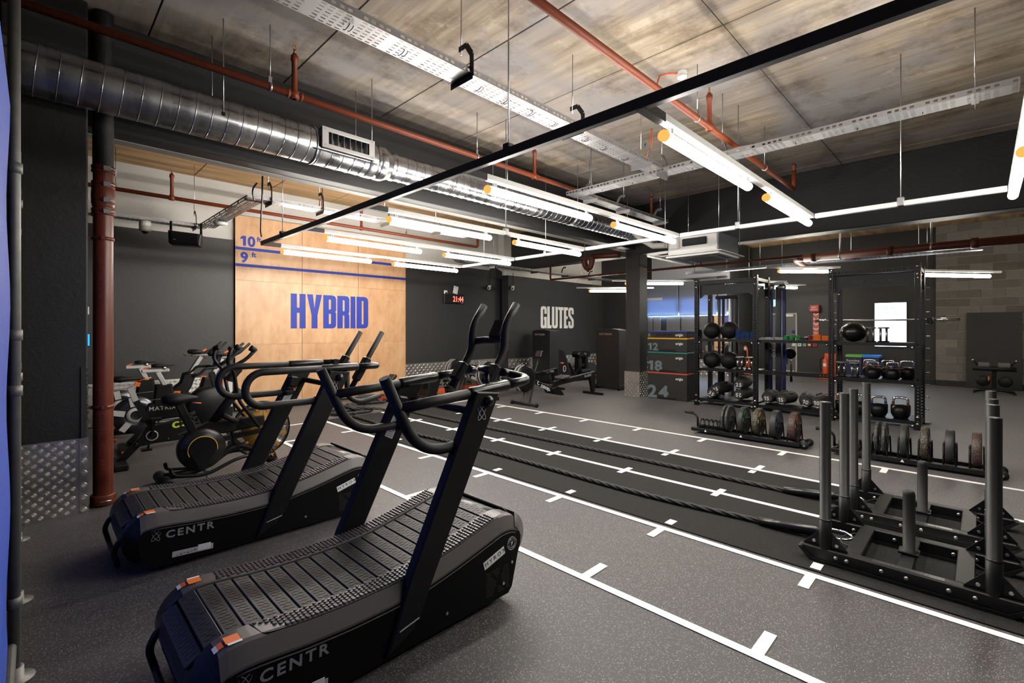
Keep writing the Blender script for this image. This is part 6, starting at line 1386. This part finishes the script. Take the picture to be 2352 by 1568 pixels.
def spin_bike(y, x, label):
    t = thing('spin_bike', label, 'exercise bike', (x, y, 0), group='silver spin bikes'); S = lambda X, Z, Y=0: (X, Y, Z)
    B().lathe([(0, -.03), (.10, -.03), (.12, -.04), (.23, -.03), (.24, -.012), (.24, .012), (.23, .03), (.12, .04), (.10, .03), (0, .03)], S(-.33, .46), axis='Y', seg=32).obj('flywheel', mat('flywheel_steel', (.10, .10, .115), .25, .9), t)
    for k in range(3):
        a = math.radians(100 + 66 * k); B().box((-.33 + .175 * math.cos(a), -.043, .46 + .175 * math.sin(a)), (.12, .008, .07), (0, -a, 0)).obj('wheel_guard', SILVER, t)
    B().lathe([(.06, -.052), (.10, -.050), (.10, -.042)], S(-.33, .46), axis='Y', seg=20).obj('hub_cover', SILVER, t)
    B().prism([(-.33, .36), (-.20, .60), (.12, .68), (.50, .60), (.62, .46), (.30, .38)], -.055, .055, 'XZ', .02).obj('drive_cover', BLACKP, t); text('MATRIX', .075, LGREY, t, S(-.20, .50, -.0565), R_NY, bold=.001, sp=1.15)
    B().tube([S(-.2, .64, -.057), S(.1, .655, -.057), S(.35, .60, -.057)], .004, 5).obj('trim_line', LGREY, t)
    B().prism([(-.16, .56), (.02, .50), (.30, .52), (.20, .58), (.08, .70), (.06, .83), (-.13, .84)], -.06, .06, 'XZ', .025).obj('seat_shroud', BLACKP, t)
    B().prism([(.20, .52), (.42, .50), (.52, .66), (.60, .88), (.42, .90), (.38, .76), (.22, .62)], -.06, .06, 'XZ', .025).obj('bar_shroud', BLACKP, t)
    B().bar(S(-.02, .82), S(-.10, 1.0), .055, .085, (0, 1, 0), bev=.006).obj('seat_post', SILVER, t); B().box(S(-.12, 1.02), (.30, .05, .045), bev=.01).obj('seat_slider', SILVER, t); B().box(S(-.22, 1.055), (.07, .03, .018), (0, -.35, 0), bev=.005).obj('orange_lever', ORANGE, t)
    s_ = B().lathe([(0, -.14), (.05, -.13), (.075, -.08), (.04, 0), (.02, .11), (0, .135)], S(-.03, 1.085), axis='X', seg=14).obj('saddle', BLACKR, t); s_.scale = (1, 1, .4); s_.location = (0, 0, 1.085 * .6)
    B().cyl(S(-.03, 1.03), S(-.03, 1.07), .03, seg=10).obj('saddle_clamp', STEEL, t)
    B().bar(S(.51, .88), S(.66, 1.14), .055, .085, (0, 1, 0), bev=.006).obj('bar_post', SILVER, t); B().box(S(.70, 1.165), (.34, .05, .03), bev=.006).obj('bar_slider', SILVER, t)
    for s in (-1, 1):
        B().tube(fillet([S(.55, 1.20, 0), S(.58, 1.20, s * .16), S(.82, 1.21, s * .17), S(.98, 1.36, s * .14)], .06), .019, 8).obj('handlebar', BLACKR, t)
        B().lathe([(0, -.10), (.035, -.08), (.04, .02), (.02, .06), (0, .07)], S(.60, 1.215, s * .12), axis='X', seg=10).obj('elbow_pad', BLACKR, t)
    B().bar(S(.78, 1.17), S(.92, 1.30), .12, .05, bev=.01).obj('console', BLACKP, t); B().box(S(.70, 1.235), (.07, .05, .025), (0, -.5, 0), bev=.006).obj('orange_lever', ORANGE, t); B().tube([S(.46, 1.16), S(.43, 1.19)], .01, 6).obj('red_pin', RED, t)
    b = B(); sq = [(-.05, 0), (0, .04), (.05, .0), (0, -.04)]; b.obj('x', None, None) if False else b.bm.free()
    for px, pz in ((.10, .70), (.68, .80)): shape2d([[(p[0] * .9, p[1] * 1.1) for p in ((-.05, -.02), (-.03, .035), (.05, .03), (.035, -.03))], [(p[0] * .4, p[1] * .5) for p in ((-.05, -.02), (-.03, .035), (.05, .03), (.035, -.03))]], ORANGE, t, 'adjuster_ring', S(px, pz, -.07), R_NY, ext=.008)
    B().bar(S(.25, .44), S(.52, .08), .07, .07).bar(S(-.10, .42), S(-.40, .10), .06, .06).bar(S(-.42, .09), S(.56, .09), .06, .05).obj('frame', BLACK, t)
    for X in (-.44, .58): B().box(S(X, .045), (.10, .52, .06), bev=.02).obj('floor_bar', BLACKP, t)
    B().box(S(-.44, .05, -.27), (.12, .03, .02)).obj('orange_marker', ORANGE, t)
    B().bar(S(.16, .36, -.075), S(.10, .20, -.075), .025, .02).box(S(.10, .19, -.13), (.10, .10, .03), bev=.008).obj('crank', BLACKS, t)
spin_bike(7.80, 1.28, 'silver and black spin bike nearer of the two, lower handlebar'); spin_bike(8.75, 1.22, 'silver and black spin bike at the back with highest handlebar')
# ================================================================== ROPES
rope([(4.08, .74, .05)] + spline([(4.12, .88, .04), (4.12, 1.3, .032), (4.02, 2.45, .032), (4.06, 4.6, .032), (3.93, 6.4, .032), (3.98, 7.2, .032), (4.0, 7.9, .032)], 8), .024, 3, .75, 'battle_rope', 'black battle rope tied to the nearer sled, running along the turf', ROPEM)
rope([(5.04, .74, .05)] + spline([(5.08, .95, .04), (5.07, 1.3, .032), (5.07, 2.3, .032), (5.06, 4.0, .032), (4.98, 6.8, .032), (5.01, 7.8, .032)], 8), .024, 3, .75, 'battle_rope', 'black battle rope tied to the farther sled, running along the turf', ROPEM)
rnd = random.Random(3)
pts = []
for k in range(46):
    a = rnd.uniform(0, 2 * PI); r = .34 * math.sqrt(rnd.random()); h = .03 + .13 * max(0, 1 - (r / .36) ** 2) * (k / 45)
    pts.append((4.22 + r * 1.3 * math.cos(a), 8.42 + r * .9 * math.sin(a), h))
rope(spline(pts + [(4.6, 8.1, .07), (4.75, 7.95, .03)], 6), .026, 3, .75, 'battle_rope', 'tangled heap of black rope at the lane end near the plywood wall', ROPEM)
pts = []
for k in range(11):
    for s in ((0, 1) if k % 2 == 0 else (1, 0)): pts.append((4.78 + .07 * k + .05 * s, 9.05 - .32 * s + .03 * k, .035 + .022 * k))
pts = [(4.62 + .42 * math.cos(PI * k + .2 * k) * (1 if k % 2 else .9) + .25, 8.98 + .10 * math.sin(2.2 * k), .03 + .012 * k) for k in range(14)]
rope(spline(pts, 8), .026, 3, .75, 'battle_rope', 'coiled black rope beside the tangled heap', ROPEM)
for i, (x, y) in enumerate(((4.12, .90), (5.08, .97))):
    t = thing('rope_shackle', 'steel shackle tying the rope to the %s sled' % ('nearer' if i == 0 else 'farther'), 'shackle', (x, y, .075), group='rope shackles')
    B().tube(fillet([(-.05, -.1, -.01), (-.055, -.20, .0), (0, -.25, .01), (.055, -.20, .02), (.05, -.1, .02)], .05), .009, 8).obj('bow', CHROME, t)
    B().tube([(-.07, -.1, -.01), (.07, -.1, .02)], .010, 8).obj('pin', CHROME, t); B().tube([(-.02, .38, -.035), (-.02, .2, -.02), (-.0, -.02, .0), (0, -.1, 0)], [.028, .033, .033, .02], 8).obj('taped_end', BLACKS, t)

# ================================================================== BLUE SCREEN FENCE AT THE LEFT EDGE
fc = thing('blue_screen_fence', 'blue mesh banner on galvanised poles at the left edge', 'fence', (-.11, 2.6, 0))
BAN, nt, b_, tc = nodes_of('blue_mesh_fabric', .6)
v_ = nt.nodes.new('ShaderNodeTexVoronoi'); v_.inputs['Scale'].default_value = 160; nt.links.new(tc.outputs['Object'], v_.inputs['Vector']); r_ = ramp(nt, v_.outputs['Distance'], [(.2, (.02, .05, .42)), (.6, (.05, .12, .62))]); nt.links.new(r_.outputs['Color'], b_.inputs['Base Color'])
GAL2 = mat('dull_galvanised_pole', (.20, .20, .19), .55, .7, var=.25, vscale=20)
def sheet(x, y0, y1, z0, z1, amp, name='banner'):
    b = B(); n, m = 14, 24
    g = [[b.bm.verts.new((x + amp * math.sin(j * .7 + i * .25) * (.3 + .7 * i / n), y0 + (y1 - y0) * i / n - 2.6, z0 + (z1 - z0) * j / m)) for j in range(m + 1)] for i in range(n + 1)]
    for i in range(n):
        for j in range(m): b.bm.faces.new((g[i][j], g[i + 1][j], g[i + 1][j + 1], g[i][j + 1])).smooth = True
    return b.obj(name, BAN, fc)
sheet(.040, .7, 3.02, .20, 2.55, .006); sheet(.040, 3.16, 3.86, .30, 2.5, .004); sheet(.030, 4.05, 4.95, .32, 2.5, .004)
for (x, y, r, z) in ((.056, 3.09, .022, 4.2), (.052, 3.96, .018, 2.6), (.036, 5.1, .018, 2.6)):
    B().cyl((x, y - 2.6, .0), (x, y - 2.6, z), r, seg=14).obj('pole', GAL2, fc); B().lathe([(r, 0), (.07, .002), (.07, .008), (r + .012, .012), (r + .010, .06), (r, .06)], (x, y - 2.6, 0), seg=16).obj('base_flange', GAL2, fc)
    for zz in (.35, 1.3, 1.55, 2.3): B().lathe([(r, -.025), (r + .006, -.022), (r + .006, .022), (r, .025)], (x, y - 2.6, zz), seg=14).obj('pole_clamp', GAL2, fc)
B().tube([(.05, 3.09 - 2.6, 2.45), (.04, 5.1 - 2.6, 2.58)], .02, 10).obj('rail', GAL2, fc); B().tube([(.04, .7 - 2.6, .14), (.045, 3.09 - 2.6, .16)], .02, 10).obj('rail', GAL2, fc)

# turn lettering and flat shapes into plain meshes
_dg = bpy.context.evaluated_depsgraph_get()
for o in [o for o in COL.objects if o.type in {'FONT', 'CURVE'}]:
    me = bpy.data.meshes.new_from_object(o.evaluated_get(_dg)); n = bpy.data.objects.new(o.name, me)
    for k in o.keys():
        if k in ('kind', 'label', 'category', 'group'): n[k] = o[k]
    n.parent = o.parent; n.location = o.location; n.rotation_euler = o.rotation_euler; n.scale = o.scale
    nm = o.name; bpy.data.objects.remove(o); COL.objects.link(n); n.name = nm
